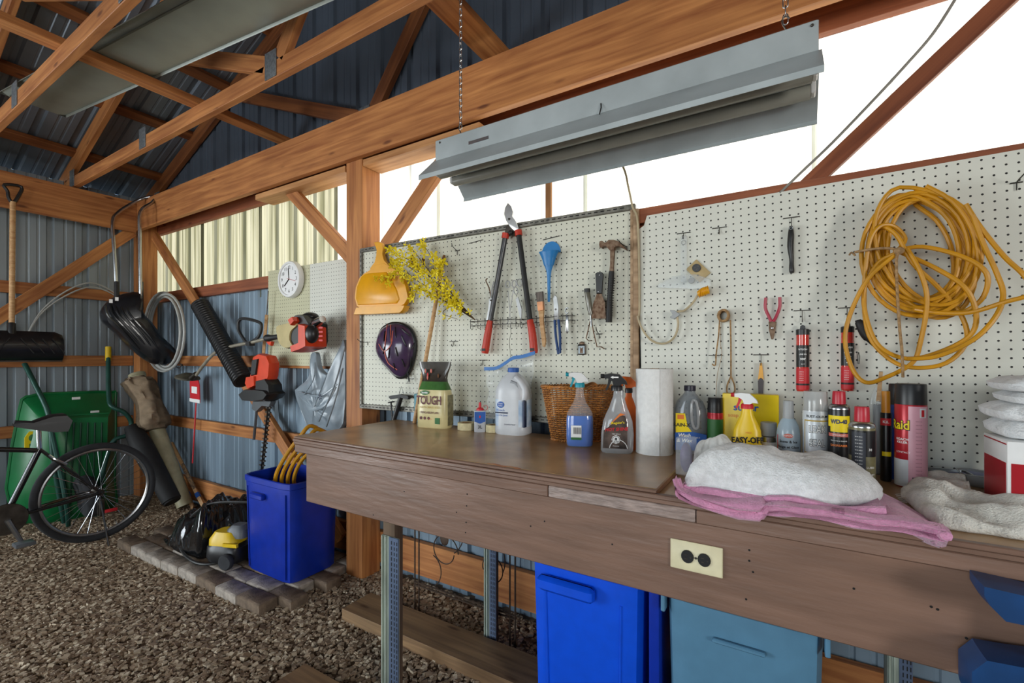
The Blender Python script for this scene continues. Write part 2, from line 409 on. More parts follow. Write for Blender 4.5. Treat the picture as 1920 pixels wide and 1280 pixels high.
mat('galvanised', '8E9498', .45, .8, var=.3, scale=60)
def truss(y, label, gable=False):
    t = thing('roof_truss', label, 'truss', (0, 0, 0))
    def ch(n, a, b, w_=.089, m='timber'): return bar(n, (a[0], y, a[1]), (b[0], y, b[1]), w_, .038, m, parent=t)
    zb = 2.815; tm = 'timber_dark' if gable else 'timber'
    ch('bottom_chord', (-5.37, zb), (3.85, zb), m=tm)
    ch('top_chord', (-5.55, roofz(-5.55)), (XM, roofz(XM)), .12, tm); ch('top_chord', (4.03, roofz(4.03)), (XM, roofz(XM)), .12, tm)
    pts = [-3.82, -2.29, XM, .77, 2.30]
    for p in pts: ch('web', (p, zb+.04), (p, roofz(p)-.05), .075, tm)
    for a, b in ((-2.29, -3.82), (-2.29, XM), (.77, XM), (.77, 2.30)):
        d = .06 if b > a else -.06
        ch('web', (a+d, zb+.05), (b-d*.6, roofz(b)-.08), .089, tm)
    for p in (-5.2, -3.82, -2.29, .77, 2.3):
        part('gusset_plate', MB().rbox((p, y-.0215, zb+.03), (.1, .004, .14), .0008), 'galvanised', t)
    return t
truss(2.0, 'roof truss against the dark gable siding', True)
truss(1.39, 'roof truss next to the gable, with a steel plate on its lower chord')
truss(.78, 'second roof truss out from the gable, above the shovel')
truss(.17, 'roof truss passing over the camera side of the bench')
bar('truss_brace', (-3.09, -1.5, 2.88), (-3.09, 1.98, 2.88), .089, .038, 'timber', 'long timber brace lying across the lower chords of the trusses', 'brace', side=(1, 0, 0))
bar('truss_brace', (-1.275, .6, 2.88), (-1.275, 1.98, 2.88), .135, .038, 'timber', 'wide timber brace above the shop light chain', 'brace', side=(1, 0, 0))
x = -5.15; i = 0
names = ['lowest', 'second', 'third', 'fourth', 'fifth', 'sixth', 'seventh', 'eighth']
while x < XM-.2 and i < 8:
    z = roofz(x)+.064
    for sgn, side in ((0, 'eave wall beside the bicycle'),):
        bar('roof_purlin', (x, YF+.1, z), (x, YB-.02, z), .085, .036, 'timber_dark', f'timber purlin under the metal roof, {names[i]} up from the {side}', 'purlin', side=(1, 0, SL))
    x += .61; i += 1

# ================================================================ workbench
TZ = .985; TZR = .967; BF = 1.192; BB = 1.80; AF = BF+.015; TB = .916
mat('bench_paint', '7E6253', .38, var=.16, scale=14, bump=.35, bscale=40, stretch=(.25, 1, 1.6), spec=.5)
mat('bench_top', 'C6A276', .28, var=.22, scale=7, bump=.12, bscale=30, col2='A07E58')
mat('bare_wood', 'C08058', .6, var=.2); mat('hole_black', '0B0908', .8, var=0)
mat('peeling_paint', '9A8880', .45, var=.3, scale=60, bump=.9, bscale=90, stretch=(.4, 1, 2.2))
bl = at(551, 817, Z=TZ).x; sx1 = at(1229, 920, Z=TZ).x; BR = 1.25
wb = thing('workbench', 'long brown-painted workbench with a deep front board under the pegboards', 'workbench', (0, 0, 0))
def board(name, x0, x1, y0, y1, z0, z1, m, r=.003):
    return part(name, MB().rbox(((x0+x1)/2, (y0+y1)/2, (z0+z1)/2), (x1-x0, y1-y0, z1-z0), r, seg=2), m, wb)
board('top_board', bl, sx1, BF+.012, BB, TZ-.019, TZ, 'bench_top')
board('top_board', bl, BR, BF+.014, BB, TZR-.019, TZR-.0002, 'bench_top')
for k, (y0, z1, z0) in enumerate(((BF+.004, TZ-.001, TZ-.010), (BF-.002, TZ-.010, TZ-.022), (BF+.002, TZ-.022, TZ-.034))):
    board('edge_moulding', bl, sx1 if k == 0 else BR, y0, BF+.016, z0, z1, 'bench_paint', .002)
sj = at(1026, 905, Y=BF).x; sk = at(1304, 955, Y=BF).x
board('front_trim', bl+.005, sj-.001, BF+.004, BF+.02, TB, TZ-.034, 'bench_paint'); board('front_trim', sj+.001, sk-.001, BF+.005, BF+.02, TB, TZ-.034, 'peeling_paint'); board('front_trim', sk+.001, BR, BF+.004, BF+.02, TB, TZ-.034, 'bench_paint')
al = at(574, 900, Y=AF).x
board('apron', al, BR, AF, AF+.038, .709, TB, 'bench_paint'); board('end_board', al-.0, al+.038, AF+.038, BB, .72, TZR-.02, 'bench_paint'); board('rear_rail', al, BR, BB-.04, BB-.005, .80, TZR-.02, 'bench_paint')
chip = MB()
for k in range(9):
    q = at(918+k*6.5, 869.5+k*.98, Z=TZ); chip.sphere((q.x, BF+.016+.004*math.sin(k*1.3)+.004, TZ-.0006), (.016, .006+.003*math.sin(k*.9), .0012), 8, 4)
part('paint_chip', chip, 'bare_wood', wb, 'bare orange wood where the paint has worn off the edge')
for px, py in ((758, 921), (876, 926), (875, 948), (874, 979), (873, 998), (856, 960), (995, 986), (1021, 977), (1405, 1031), (1405, 1051), (1412, 1072), (1399, 1123), (1601, 1103), (1746, 1137), (1758, 1142), (1812, 1196), (1148, 1020), (700, 965)):
    q = at(px, py, Y=AF)
    part('nail_hole', MB().lathe([(.0001, -.0005), (.0026, -.0005), (.0026, .0006), (.0001, .0006)], 8, M=Matrix.Translation(q) @ Matrix.Rotation(R(90), 4, 'X')), 'hole_black', wb)
mat('leg_wood', '5E4A36', .7, var=.3, scale=12, stretch=(3, 3, .3)); mat('channel_pale', 'A9B3A6', .5, .3, var=.25, scale=25, stretch=(1, 1, .3)); mat('channel_blue', '5D6C86', .45, .5, var=.25, scale=25, stretch=(1, 1, .3))
def leg(px0, pxm, px1, y, top=None, bot=0):
    x0, x1 = at(px0, 1000, Y=y).x, at(px1, 1000, Y=y+.02).x; wd = x1-x0
    lg = part('leg', MB().rbox((x0+wd*.36, y+.028, .455), (wd*.68, .045, .98), .003), 'leg_wood', wb)
    mb = MB().rbox(((x0+x1)/2, y+.002, (bot+.635)/2), (wd, .003, .635-bot), .001); mb.rbox((x0+.0015, y+.03, (bot+.635)/2), (.003, .06, .635-bot), .001)
    mb.rbox((x0+wd*.28, y-.0035, (bot+.635)/2), (.006, .008, .635-bot), .001); mb.rbox((x0+wd*.08, y-.0035, (bot+.635)/2), (.005, .008, .635-bot), .001)
    part('metal_channel', mb, 'channel_pale', lg)
    mb = MB().rbox((x1-wd*.27, y-.0015, (bot+.635)/2), (wd*.54, .004, .635-bot), .001)
    part('slotted_angle', mb, 'channel_blue', lg)
    mb = MB()
    for k in range(30):
        for c in (.62, .78, .92):
            mb.box((x0+wd*c, y-.0037, bot+.02+k*.0205), (wd*.045, .0006, .013))
    o = part('slot_row', mb, 'hole_black', lg); o['kind'] = 'stuff'
leg(715.5, 733, 755, 1.255); leg(908, 920, 935, 1.71); leg(1664, 1685, 1708, 1.71)

# duplex outlet let into the apron
mat('cream_plastic', 'DCD3AE', .45, var=.1); mat('black_plastic', '1C1C1E', .38, var=.2); mat('steel', 'B4B6B8', .25, 1.0, var=.15); mat('dark_steel', '55504A', .4, .9, var=.3)
def outlet(name, label, loc, rz, tilt, w_, h_, n=2, col='cream_plastic', horiz=True):
    t = thing(name, label, 'outlet', loc, rot=(0, tilt, rz))
    pl = part('cover_plate', MB().rbox((0, 0, 0), (w_, h_, .006), .002, M=Matrix.Rotation(R(90), 4, 'X')), col, t)
    for k in range(n):
        x = (k-(n-1)/2)*.039 if horiz else (.004 if n == 1 else 0); z = 0 if horiz or n > 1 else .012
        rc = part('receptacle', MB().lathe([(.0001, 0), (.0155, 0), (.0165, .002), (.0155, .004), (.0001, .004)], 18, sx=.92, sy=1.0, M=Matrix.Translation((x, -.003, z)) @ Matrix.Rotation(R(90), 4, 'X')), 'black_plastic', t)
        mb = MB()
        for dx, dz, a, b in ((-.003, .005, .002, .007), (-.003, -.005, .002, .007)):
            mb.box((x+dx, -.0074, z+dz), (b, .001, a))
        mb.lathe([(.0001, 0), (.0022, 0), (.0022, .001), (.0001, .001)], 8, M=Matrix.Translation((x+.008, -.0068, z)) @ Matrix.Rotation(R(90), 4, 'X'))
        part('slots', mb, 'dark_steel', rc)
    part('screw', MB().lathe([(.0001, 0), (.003, 0), (.003, .0012), (.0001, .0015)], 10, M=Matrix.Translation((0 if horiz else -.012, -.003, 0 if horiz else -.012)) @ Matrix.Rotation(R(90), 4, 'X')), 'dark_steel', t)
    return t
q = at(1305, 1045, Y=AF-.003); qa, qb = at(1257, 1040, Y=AF-.003), at(1355, 1048, Y=AF-.003)
outlet('duplex_outlet', 'cream double power outlet set in the front board of the workbench', (q.x, AF-.0035, q.z), 0, 0, qb.x-qa.x, .073)

# ================================================================ pegboards
def pegmat(name, col, rim):
    m, t, b = nodes(name); c = srgb(col)
    tc = t.nodes.new('ShaderNodeTexCoord')
    def vm(op, a, b_=None):
        n = t.nodes.new('ShaderNodeVectorMath'); n.operation = op
        t.links.new(a, n.inputs[0])
        if b_ is not None: n.inputs[1].default_value = b_
        return n
    d = vm('MULTIPLY', tc.outputs['Object'], (1/.0254, 0, 1/.0254)); d = vm('ADD', d.outputs[0], (.5, 0, .5)); d = vm('FRACTION', d.outputs[0]); d = vm('SUBTRACT', d.outputs[0], (.5, 0, .5)); d = vm('LENGTH', d.outputs[0])
    g_ = t.nodes.new('ShaderNodeMath'); g_.operation = 'LESS_THAN'; g_.inputs[1].default_value = .118; t.links.new(d.outputs['Value'], g_.inputs[0])
    n = t.nodes.new('ShaderNodeTexNoise'); n.inputs['Scale'].default_value = 5; n.inputs['Detail'].default_value = 4; t.links.new(tc.outputs['Object'], n.inputs['Vector'])
    rp = t.nodes.new('ShaderNodeValToRGB'); rp.color_ramp.elements[0].color = (*(x*.86 for x in c), 1); rp.color_ramp.elements[1].color = (*c, 1); t.links.new(n.outputs[0], rp.inputs[0])
    mx = t.nodes.new('ShaderNodeMix'); mx.data_type = 'RGBA'; t.links.new(g_.outputs[0], mx.inputs['Factor']); t.links.new(rp.outputs[0], mx.inputs['A']); mx.inputs['B'].default_value = (*srgb(rim), 1)
    t.links.new(mx.outputs['Result'], b.inputs['Base Color']); b.inputs['Roughness'].default_value = .5
pegmat('peg_white', 'DCDDD2', '16120E'); pegmat('peg_cream', 'C9C7A6', '241E16'); pegmat('peg_left', 'D6D6C6', '16120E')
FL = Frame((-.523, 1.86, 0), R(1.81)); FR = Frame((-.5, 1.857, 0), 0.0); FC = Frame((-2.8, 1.972, 0), 0.0); FE = Frame((-5.3, 1, 0), R(90))
mat('slot_strip', '7C7A72', .5, .6, var=.4, scale=40); wood('frame_wood', '8A6E50', 'BFA180', knots=False)
def onpanel(F, px, py, out=0.0):
    x, z = F.xz(px, py, out); return x, z
pl_ = thing('framed_pegboard', 'white pegboard in a slotted metal frame behind the loppers and dustpan', 'pegboard', FL.hit(1169, 402.4), FL.th)
ax, az = FL.xz(1169, 402.4)
lx0 = FL.xz(680, 600)[0]-ax; lx1 = FL.xz(1183, 600)[0]-ax; lz1 = FL.xz(1169, 398)[1]-az+.004; lz0 = FL.xz(682, 758)[1]-az
part('board', slab(lx0, lx1, lz0, lz1, 0, .006), 'peg_left', pl_, smooth=False)
for nm, x0, x1, z0, z1, m_ in (('frame_strip', lx0-.006, lx1+.02, lz1-.002, lz1+.022, 'slot_strip'), ('frame_strip', lx0-.006, lx1+.02, lz0-.022, lz0+.004, 'slot_strip'), ('frame_strip', lx0-.012, lx0+.004, lz0-.022, lz1+.02, 'slot_strip'), ('frame_strip', lx1, lx1+.012, lz0-.02, lz1, 'frame_wood'), ('frame_strip', lx1+.012, lx1+.034, lz0-.02, lz1, 'frame_wood')):
    fs_ = part(nm, MB().rbox(((x0+x1)/2, -.002, (z0+z1)/2), (x1-x0, .022, z1-z0), .002), m_, pl_)
    if m_ == 'slot_strip' and x1-x0 > .3:
        mb = MB(); k = x0+.02
        while k < x1-.03: mb.box((k, -.0135, (z0+z1)/2), (.016, .001, .004)); k += .028
        o = part('slot_row', mb, 'hole_black', fs_); o['kind'] = 'stuff'
    if m_ == 'slot_strip' and z1-z0 > .3:
        mb = MB(); k = z0+.02
        while k < z1-.02: mb.box(((x0+x1)/2+.003, -.0135, k), (.003, .001, .012)); k += .026
        o = part('slot_row', mb, 'hole_black', fs_); o['kind'] = 'stuff'
# white pegboard, slightly out of true
ang = R(1.1); o_ = FR.hit(1217.75, 408.5); ax, az = FR.xz(1217.75, 408.5)
poly = [(1213, 405), (1207.5, 422.5), (1200, 428), (1197, 430), (1206, 860)]
lp = FR.L(poly, (ax, az)); c_, s_ = math.cos(ang), math.sin(ang)
lp = [(x*c_+z*s_, -x*s_+z*c_) for x, z in lp]
lp = [(lp[0][0], .011)]+lp[1:4]+[(lp[3][0], -.94), (1.85, -.97), (1.85, .011)]
pw = tag(part('white_pegboard', MB().prism(lp, 0, .006), 'peg_white', smooth=False), 'large white pegboard behind the coiled yellow extension cord', 'pegboard')
pw.location = o_; pw.rotation_euler = (0, -ang, 0)
# boards behind the clock
q0, q1 = FC.xz(503, 508.6), FC.xz(516, 684.7)
xs = FC.xz(581, 600)[0]
def cboard(name, x0, x1, m_, label):
    o = tag(part(name, slab(0, x1-x0, q1[1]-q0[1], .0, 0, .006), m_, smooth=False), label, 'pegboard'); o.location = FC.o+FC.ex*x0+V((0, 0, q0[1])); return o
cboard('cream_pegboard', q0[0], xs-.001, 'peg_cream', 'cream pegboard with the round clock on it'); cboard('small_pegboard', xs+.001, -2.3-FC.o.x, 'peg_white', 'narrow white pegboard behind the string trimmer engine')

# ================================================================ hanging tools
mat('yellow_plastic', 'E3A008', .36, var=.06, spec=.5); mat('red_grip', 'C2341E', .45, var=.12); mat('black_rubber', '1A1A1B', .55, var=.25); mat('grey_tube', '4A4A4C', .3, .55, var=.15)
mat('bright_steel', 'C9CBCC', .3, .55, var=.1); mat('rusty', '5E4230', .6, .6, var=.45, scale=60, col2='8A7460'); mat('wire', '45433F', .4, .8, var=.2)
mat('blue_plastic', '1777B8', .4, var=.08); mat('navy_grip', '1D3F72', .4, var=.1); mat('bristle', '6A625C', .9, var=.4, scale=200, stretch=(1, 1, .1)); mat('copper', 'C98E68', .35, .8, var=.2)
mat('helmet_purple', '43304F', .22, var=.2, coat=.5); mat('helmet_black', '101013', .4, var=.2); mat('coral', 'CC6A5A', .35, var=.1)
mat('twine', 'A5845C', .95, var=.35, scale=90, bump=.6, bscale=300); mat('cord_yellow', 'C48A12', .42, var=.15, scale=12); mat('cable_cream', 'B8A887', .5, var=.15); mat('red_handle', 'A81E3C', .4, var=.1)
mat('petal', 'E6D21C', .6, var=.15, sub=.0); mat('twig', '5A4326', .8, var=.3); mat('leaf_brown', '6B4524', .8, var=.3)
mat('clear_film', 'E8EEF0', .12, alpha=.16, var=0, spec=.6); mat('clear_plastic', 'DDE4E6', .08, var=0, alpha=.22, spec=.8); mat('zip_blue', '2E6FB4', .35, var=.1); mat('teal_plastic', '157A8A', .4, var=.1)
mat('white_plastic', 'E6E7E6', .4, var=.04); mat('grey_plastic', '9A9D9E', .45, var=.08); mat('red_print', 'C8202A', .5, var=0); mat('black_print', '111111', .5, var=0); mat('white_print', 'F2F2F0', .5, var=0); mat('blue_print', '2158A8', .5, var=0); mat('yellow_print', 'F2D500', .5, var=0); mat('orange_print', 'E0762A', .5, var=0); mat('green_print', '2F6B34', .5, var=0); mat('gold_print', 'B99A42', .5, var=0); mat('maroon_print', '5A1F22', .5, var=0)
rnd = random.Random(3)
def hung(F, name, label, cat_, px, py, out=0.0, group=None):
    h = F.hit(px, py, out); t = thing(name, label, cat_, h, F.th, group)
    a = (F.xz(px, py, out))
    def L(pts, o2=None): return F.L(pts, a, out if o2 is None else o2)
    return t, L
def rod(pts, y, r, n=8, sm=0):
    p = [(x, y if not callable(y) else y(i), z) for i, (x, z) in enumerate(pts)]
    return MB().tube(cat(p, sm) if sm else p, r, n)
HK = 'peg hooks'
def hook(F, px, py, label, kind='T', w_=.024, drop=.02, j=.018):
    t = MB(); h = F.hit(px, py)
    if kind == 'T':
        t.tube([(-w_, 0, 0), (-w_, -.004, 0), (w_, -.004, 0), (w_, 0, 0)], .0016, 6)
        t.tube(cat([(0, -.004, 0), (0, -.006, -drop), (0, -.012, -drop-.006), (0, -j, -drop), (0, -j-.001, -drop+.008)], 4), .0014, 6)
    elif kind == 'J':
        t.tube([(-.012, 0, 0), (-.012, -.004, 0), (.012, -.004, .0), (.012, 0, 0)], .0018, 6); t.tube([(0, -.004, 0), (0, -.004, -.022)], .0016, 6)
        t.tube(cat([(0, -.004, 0), (0, -.02, .004), (.004, -.05, .014), (.004, -.056, .026)], 4), .0018, 6)
    elif kind == 'L':
        t.tube(cat([(0, 0, 0), (-.004, -.02, -.001), (-.012, -.05, .004), (-.02, -.06, .016)], 4), .0018, 6); t.tube([(0, -.003, 0), (0, -.003, -.018)], .0015, 6)
    elif kind == 'bar': t.tube([(-.04, -.003, -.004), (.04, -.003, .004)], .0018, 6)
    o = tag(part('peg_hook', t, 'wire'), label, 'hook', HK); o.location = h; o.rotation_euler = (0, 0, F.th)
for px, py, k, lb in ((893, 453, 'bar', 'bare straight wire peg near the lopper shafts'), (858, 470, 'J', 'bare forked wire hook above the blossom'), (851, 640, 'T', 'bare wire hook above the grass seed bag')): hook(FL, px, py, lb, k)
hook(FL, 690, 641, 'bare bent wire hook beside the bicycle helmet', 'L'); hook(FL, 1124, 626, 'bare wire hook beside the rusty divider', 'J'); hook(FL, 1176, 462, 'wire hook holding the claw hammer', 'L')
hook(FL, 768, 710, 'wire hook carrying the black bicycle pump', 'T'); hook(FL, 906, 675, 'bare wire hook above the zip bag', 'T'); hook(FL, 1034, 446, 'crossed wire hook carrying the blue funnel', 'bar')
hook(FR, 1282, 437, 'wire hook carrying the clear squeegee', 'T'); hook(FR, 1349, 427, 'bare wire hook next to the squeegee hook', 'T'); hook(FR, 1484, 408, 'wire hook carrying the black hand scraper', 'T', drop=.036); hook(FR, 1504, 582, 'wire hook carrying the uncovered line tube', 'T', drop=.034); hook(FR, 1588, 577, 'wire hook carrying the line tube behind the cord', 'T', drop=.034); hook(FR, 1427, 665, 'wire hook carrying the yellow awl', 'T', drop=.034); hook(FR, 1342, 666, 'bare wire hook under the twine roll', 'T', drop=.004, j=.008)
hook(FR, 1707, 371, 'wire hook carrying the yellow extension cord', 'J'); hook(FR, 1905, 343, 'bare wire hook at the top of the white pegboard', 'J')

# --- dustpan
t, L = hung(FL, 'dustpan', 'yellow plastic dustpan hanging by its handle', 'dustpan', 712, 465, .016)
body = L([(706, 498), (700, 507), (688, 514), (680, 522), (673, 540), (671, 560), (675, 575), (681, 580), (758, 577), (767, 572), (774, 560), (770, 540), (764, 524), (752, 508), (738, 499), (727, 494)])
part('pan', MB().pillow(body, -.03, 0, .04), 'yellow_plastic', t)
part('recess_panel', MB().pillow(L([(695, 514), (686, 519), (677, 540), (675, 560), (679, 573), (752, 570), (757, 563), (752, 545), (742, 525), (732, 511)]), -.036, -.02, .05), 'yellow_plastic', t)
part('lip', MB().pillow(L([(678, 578), (673, 591), (762, 588), (768, 583), (772, 574), (758, 574)]), -.05, -.005, .05), 'yellow_plastic', t)
part('handle', MB().pillow(L([(708, 455), (715, 454), (722, 457), (725, 466), (724, 478), (727, 490), (738, 502), (700, 506), (709, 494), (712, 482), (713, 470)]), -.028, -.004, .06), 'yellow_plastic', t)

# --- flowers
t, L = hung(FL, 'forsythia_spray', 'spray of artificial yellow forsythia blossom stuck in the wire rack', 'flowers', 893, 600, .02)
stems = [[(893, 600), (860, 575), (810, 545), (765, 520), (723, 528)], [(893, 600), (855, 565), (800, 530), (768, 508), (745, 535)], [(893, 600), (850, 555), (795, 500), (762, 480), (750, 468)], [(893, 600), (858, 560), (820, 510), (795, 480), (782, 466)], [(893, 600), (862, 560), (838, 515), (822, 480), (806, 460)], [(893, 600), (865, 562), (845, 525), (838, 505), (846, 495)], [(893, 600), (855, 572), (825, 555), (800, 545), (792, 562)], [(893, 600), (850, 552), (800, 515), (770, 495), (752, 500)], [(893, 600), (862, 568), (830, 530), (800, 505), (785, 498)], [(893, 600), (880, 585), (860, 577), (850, 590), (872, 600)]]
fl = MB()
for k in range(4):
    a = math.pi/2*k+.3; c_, s_ = math.cos(a), math.sin(a)
    pts = [(0, -.001, 0), (.006*c_-.003*s_, -.004, .006*s_+.003*c_), (.014*c_-.004*s_, -.009, .014*s_+.004*c_), (.018*c_, -.007, .018*s_), (.014*c_+.004*s_, -.009, .014*s_-.004*c_), (.006*c_+.003*s_, -.004, .006*s_-.003*c_)]
    fl.add(pts+[(x, y+.0012, z) for x, y, z in pts], [(0, 1, 2, 3, 4, 5), (11, 10, 9, 8, 7, 6)]+[(i, 6+i, 6+(i+1) % 6, (i+1) % 6) for i in range(6)])
fme = fl.mesh('flower', 'petal', False)
for i, s_ in enumerate(stems):
    p = L(s_); dep = [-.01, -.03-.02*rnd.random(), -.05-.03*rnd.random(), -.06-.03*rnd.random(), -.06]
    path = cat([(x, d, z) for (x, z), d in zip(p, dep)], 6)
    part('stem', MB().tube(path, [.0026-.0016*k/len(path) for k in range(len(path))], 6), 'twig', t)
    n = 24 if i < 9 else 7
    for k in range(n):
        q = path[int(len(path)*(.16+.84*(k/n)**.8)) if int(len(path)*(.16+.84*(k/n)**.8)) < len(path) else -1]
        o = link('flower', fme, t, (q[0]+rnd.uniform(-.017, .017), q[1]-rnd.uniform(.0, .02), q[2]+rnd.uniform(-.017, .017)), (rnd.uniform(-1.1, 1.1), rnd.uniform(0, 6), rnd.uniform(-1.1, 1.1)))
        o.scale = (s__ := rnd.uniform(.95, 1.5), s__, s__)
for px, py in ((783, 487), (803, 492), (822, 512), (795, 505)):
    (x, z), = L([(px, py)]); part('dry_leaf', MB().sphere((x, -.04, z), (.012, .004, .02), 8, 5), 'leaf_brown', t)

# --- leaning stick, teal sheet
p0 = FL.hit(833, 478, .012); p1 = at(777, 799, Z=TZ); p1.y = min(p1.y, 1.74); p1 = V((at(777, 799, Y=1.74).x, 1.74, TZ))
t = thing('wooden_pole', 'bare wooden pole leaning behind the grass seed bag', 'pole', p1)
d = p0-p1
part('shaft', MB().tube([(0, 0, .002), tuple(d*.93)], .0105, 12), 'handle_wood', t); part('worn_tip', MB().tube([tuple(d*.93), tuple(d*.97), tuple(d)], [.0105, .0098, .006], 10), 'leaf_brown', t)

# --- helmet
t, L = hung(FL, 'bicycle_helmet', 'dark purple bicycle helmet with coral stripes on the framed pegboard', 'helmet', 746, 655, .004)
out_ = L([(724, 612), (740, 605), (760, 608), (775, 620), (782, 642), (780, 668), (773, 690), (764, 705), (750, 708), (735, 695), (720, 678), (711, 660), (711, 640), (716, 622)])
o2 = cat(out_, 3, True); cx = sum(p[0] for p in o2)/len(o2); cz = sum(p[1] for p in o2)/len(o2)
def dome(s, dy=0.0):
    r_ = []
    for k in range(9):
        f = math.cos(math.pi/2*k/8.4); y = -.085*math.sin(math.pi/2*k/8.4)
        r_.append([(cx+(x-cx)*f*s, y*s+dy, cz+(z-cz)*f*s) for x, z in o2])
    return r_
def onhelm(px, py, lift=.0):
    (x, z), = L([(px, py)])
    for _ in range(3): x, z = L([(px, py)], .004-dome_y(x, z))[0]
    return (x, dome_y(x, z)-lift, z)
def dome_y(x, z):
    a_ = math.atan2(z-cz, x-cx); rr = math.hypot(x-cx, z-cz)
    lim = max((math.hypot(p[0]-cx, p[1]-cz) for p in o2 if abs((math.atan2(p[1]-cz, p[0]-cx)-a_+math.pi) % (2*math.pi)-math.pi) < .25), default=.08)
    f = min(rr/lim, .985); return -.085*math.sqrt(1-f*f)
part('shell', MB().loft(dome(1.0)), 'helmet_purple', t)
part('rim', MB().loft([[(cx+(x-cx)*f, y, cz+(z-cz)*f) for x, z in o2] for f, y in ((.96, 0), (1.03, -.004), (1.03, -.016), (.98, -.022))]), 'helmet_black', t)
for a, b, w_ in (((722, 620), (720, 640), .008), ((731, 618), (733, 645), .007), ((741, 612), (742, 634), .006), ((752, 615), (764, 630), .005), ((752, 628), (759, 650), .006), ((742, 650), (746, 668), .007), ((731, 652), (729, 672), .006), ((763, 655), (768, 640), .005), ((752, 672), (757, 688), .006), ((738, 680), (742, 694), .006), ((762, 668), (761, 690), .006), ((722, 648), (719, 664), .006)):
    pa, pb = onhelm(*a, .001), onhelm(*b, .001); mid = onhelm((a[0]+b[0])/2, (a[1]+b[1])/2, .002)
    part('vent', MB().tube(cat([pa, mid, pb], 4), [.001]+[w_*.8]*3+[w_]+[w_*.8]*3+[.001], 8, flat=.4), 'helmet_black', t)
for pts in ([(712, 645), (721, 658), (734, 645), (737, 620)], [(721, 658), (728, 680), (745, 693)], [(727, 609), (724, 630), (722, 650)], [(733, 609), (733, 625), (734, 640)]):
    part('stripe', MB().tube(cat([onhelm(*p, .002) for p in pts], 4), .0028, 6), 'coral', t)
part('chin_strap', rod(L([(766, 690), (770, 703), (772, 715)]), -.02, .004, 6, 4), 'helmet_black', t)

# --- bicycle pump
t, L = hung(FL, 'hand_pump', 'black T-handled pump hanging under the helmet', 'pump', 757, 742, .012)
part('handle', MB().pillow(L([(734, 744), (737, 741), (757, 738), (773, 741), (775, 745), (772, 748), (757, 744), (738, 748)]), -.03, -.006, .1), 'black_rubber', t)
part('barrel', rod(L([(756, 744), (742, 790)]), -.018, .013, 12), 'black_plastic', t); part('piston_rod', rod(L([(738, 754), (741, 790)]), -.02, .005, 8), 'black_plastic', t); part('foot_bar', rod(L([(733, 754), (744, 752)]), -.02, .004, 8), 'black_plastic', t)
part('hanger', rod(L([(752, 738), (756, 724), (761, 738)]), -.015, .0016, 6), 'steel', t)

# --- loppers
t, L = hung(FL, 'loppers', 'long-handled loppers with red grips on the framed pegboard', 'loppers', 961, 425, .02)
part('blade', MB().pillow(L([(954, 381), (949, 390), (947, 402), (951, 415), (957, 425), (966, 434), (975, 436), (974, 428), (969, 415), (962, 406), (964, 398), (960, 387)]), -.012, -.004, .06), 'bright_steel', t)
part('hook_jaw', MB().pillow(L([(953, 420), (948, 430), (946, 440), (952, 444), (962, 442), (966, 432), (960, 424)]), -.005, .004, .06), 'dark_steel', t)
part('pivot_bolt', MB().lathe([(.0001, 0), (.006, 0), (.005, .004), (.0001, .005)], 10, M=Matrix.Translation((L([(957, 412)])[0][0], -.012, L([(957, 412)])[0][1])) @ Matrix.Rotation(R(90), 4, 'X')), 'dark_steel', t)
part('bumper', MB().sphere((L([(959, 437)])[0][0], -.012, L([(959, 437)])[0][1]), (.012, .008, .011)), 'black_rubber', t)
for (a, b, c, e, m_, nm) in (((951, 438), (922, 601), (917, 630), (912, 662), 'grey_tube', 'left'), ((974, 433), (996, 600), (1001, 628), (1004, 662), 'black_rubber', 'right')):
    P_ = L([a, b, c, e]); k = .06
    part('shaft', rod([P_[0], P_[1]], -.012, .0125, 12), m_, t, 'dark tubular shaft')
    part('ferrule', rod([P_[0], tuple(P_[0][i]+(P_[1][i]-P_[0][i])*k for i in (0, 1))], -.012, .017, 12), 'red_grip', t)
    gr = part('grip', MB().tube(cat([(P_[1][0], -.012, P_[1][1]), (P_[2][0], -.014, P_[2][1]), (P_[3][0], -.014, P_[3][1])], 5), [.0145, .0155, .0165, .017, .0175, .018, .018, .018, .0185, .0185, .016], 12), 'red_grip', t, 'red grip')
    q = tuple(P_[2][i]+(P_[3][i]-P_[2][i])*.8 for i in (0, 1)); part('grip_band', MB().box((q[0], -.031, q[1]), (.02, .004, .012)), 'black_rubber', gr)

# --- wire racks
for (xa, ya, xb, yb, lab) in ((890, 604, 974, 599, 'wire tool rack holding the scissors and blossom stems'), (982, 600, 1078, 592, 'wire tool rack holding the paintbrush and blue pliers')):
    t, L = hung(FL, 'tool_rack', lab, 'rack', xa, ya)
    (x1, z1), = L([(xb, yb)])
    for dz in (0, -.02): part('rail_wire', MB().tube([(0, 0, dz), (0, -.035, dz), (x1, -.035, z1+dz), (x1, 0, z1+dz)], .0017, 6), 'wire', t)
    for k in range(7):
        f = k/6; x = x1*f; z = z1*f
        part('prong', MB().tube([(x, -.035, z+.012), (x, -.035, z-.034), (x+.014, -.036, z-.036), (x+.014, -.036, z-.026)], .0015, 6), 'wire', t)
        if k < 6: part('loop', MB().tube([(x+.006, -.035, z), (x+.006, -.052, z), (x+.022, -.052, z+z1/14), (x+.022, -.035, z+z1/14)], .0014, 6), 'wire', t)
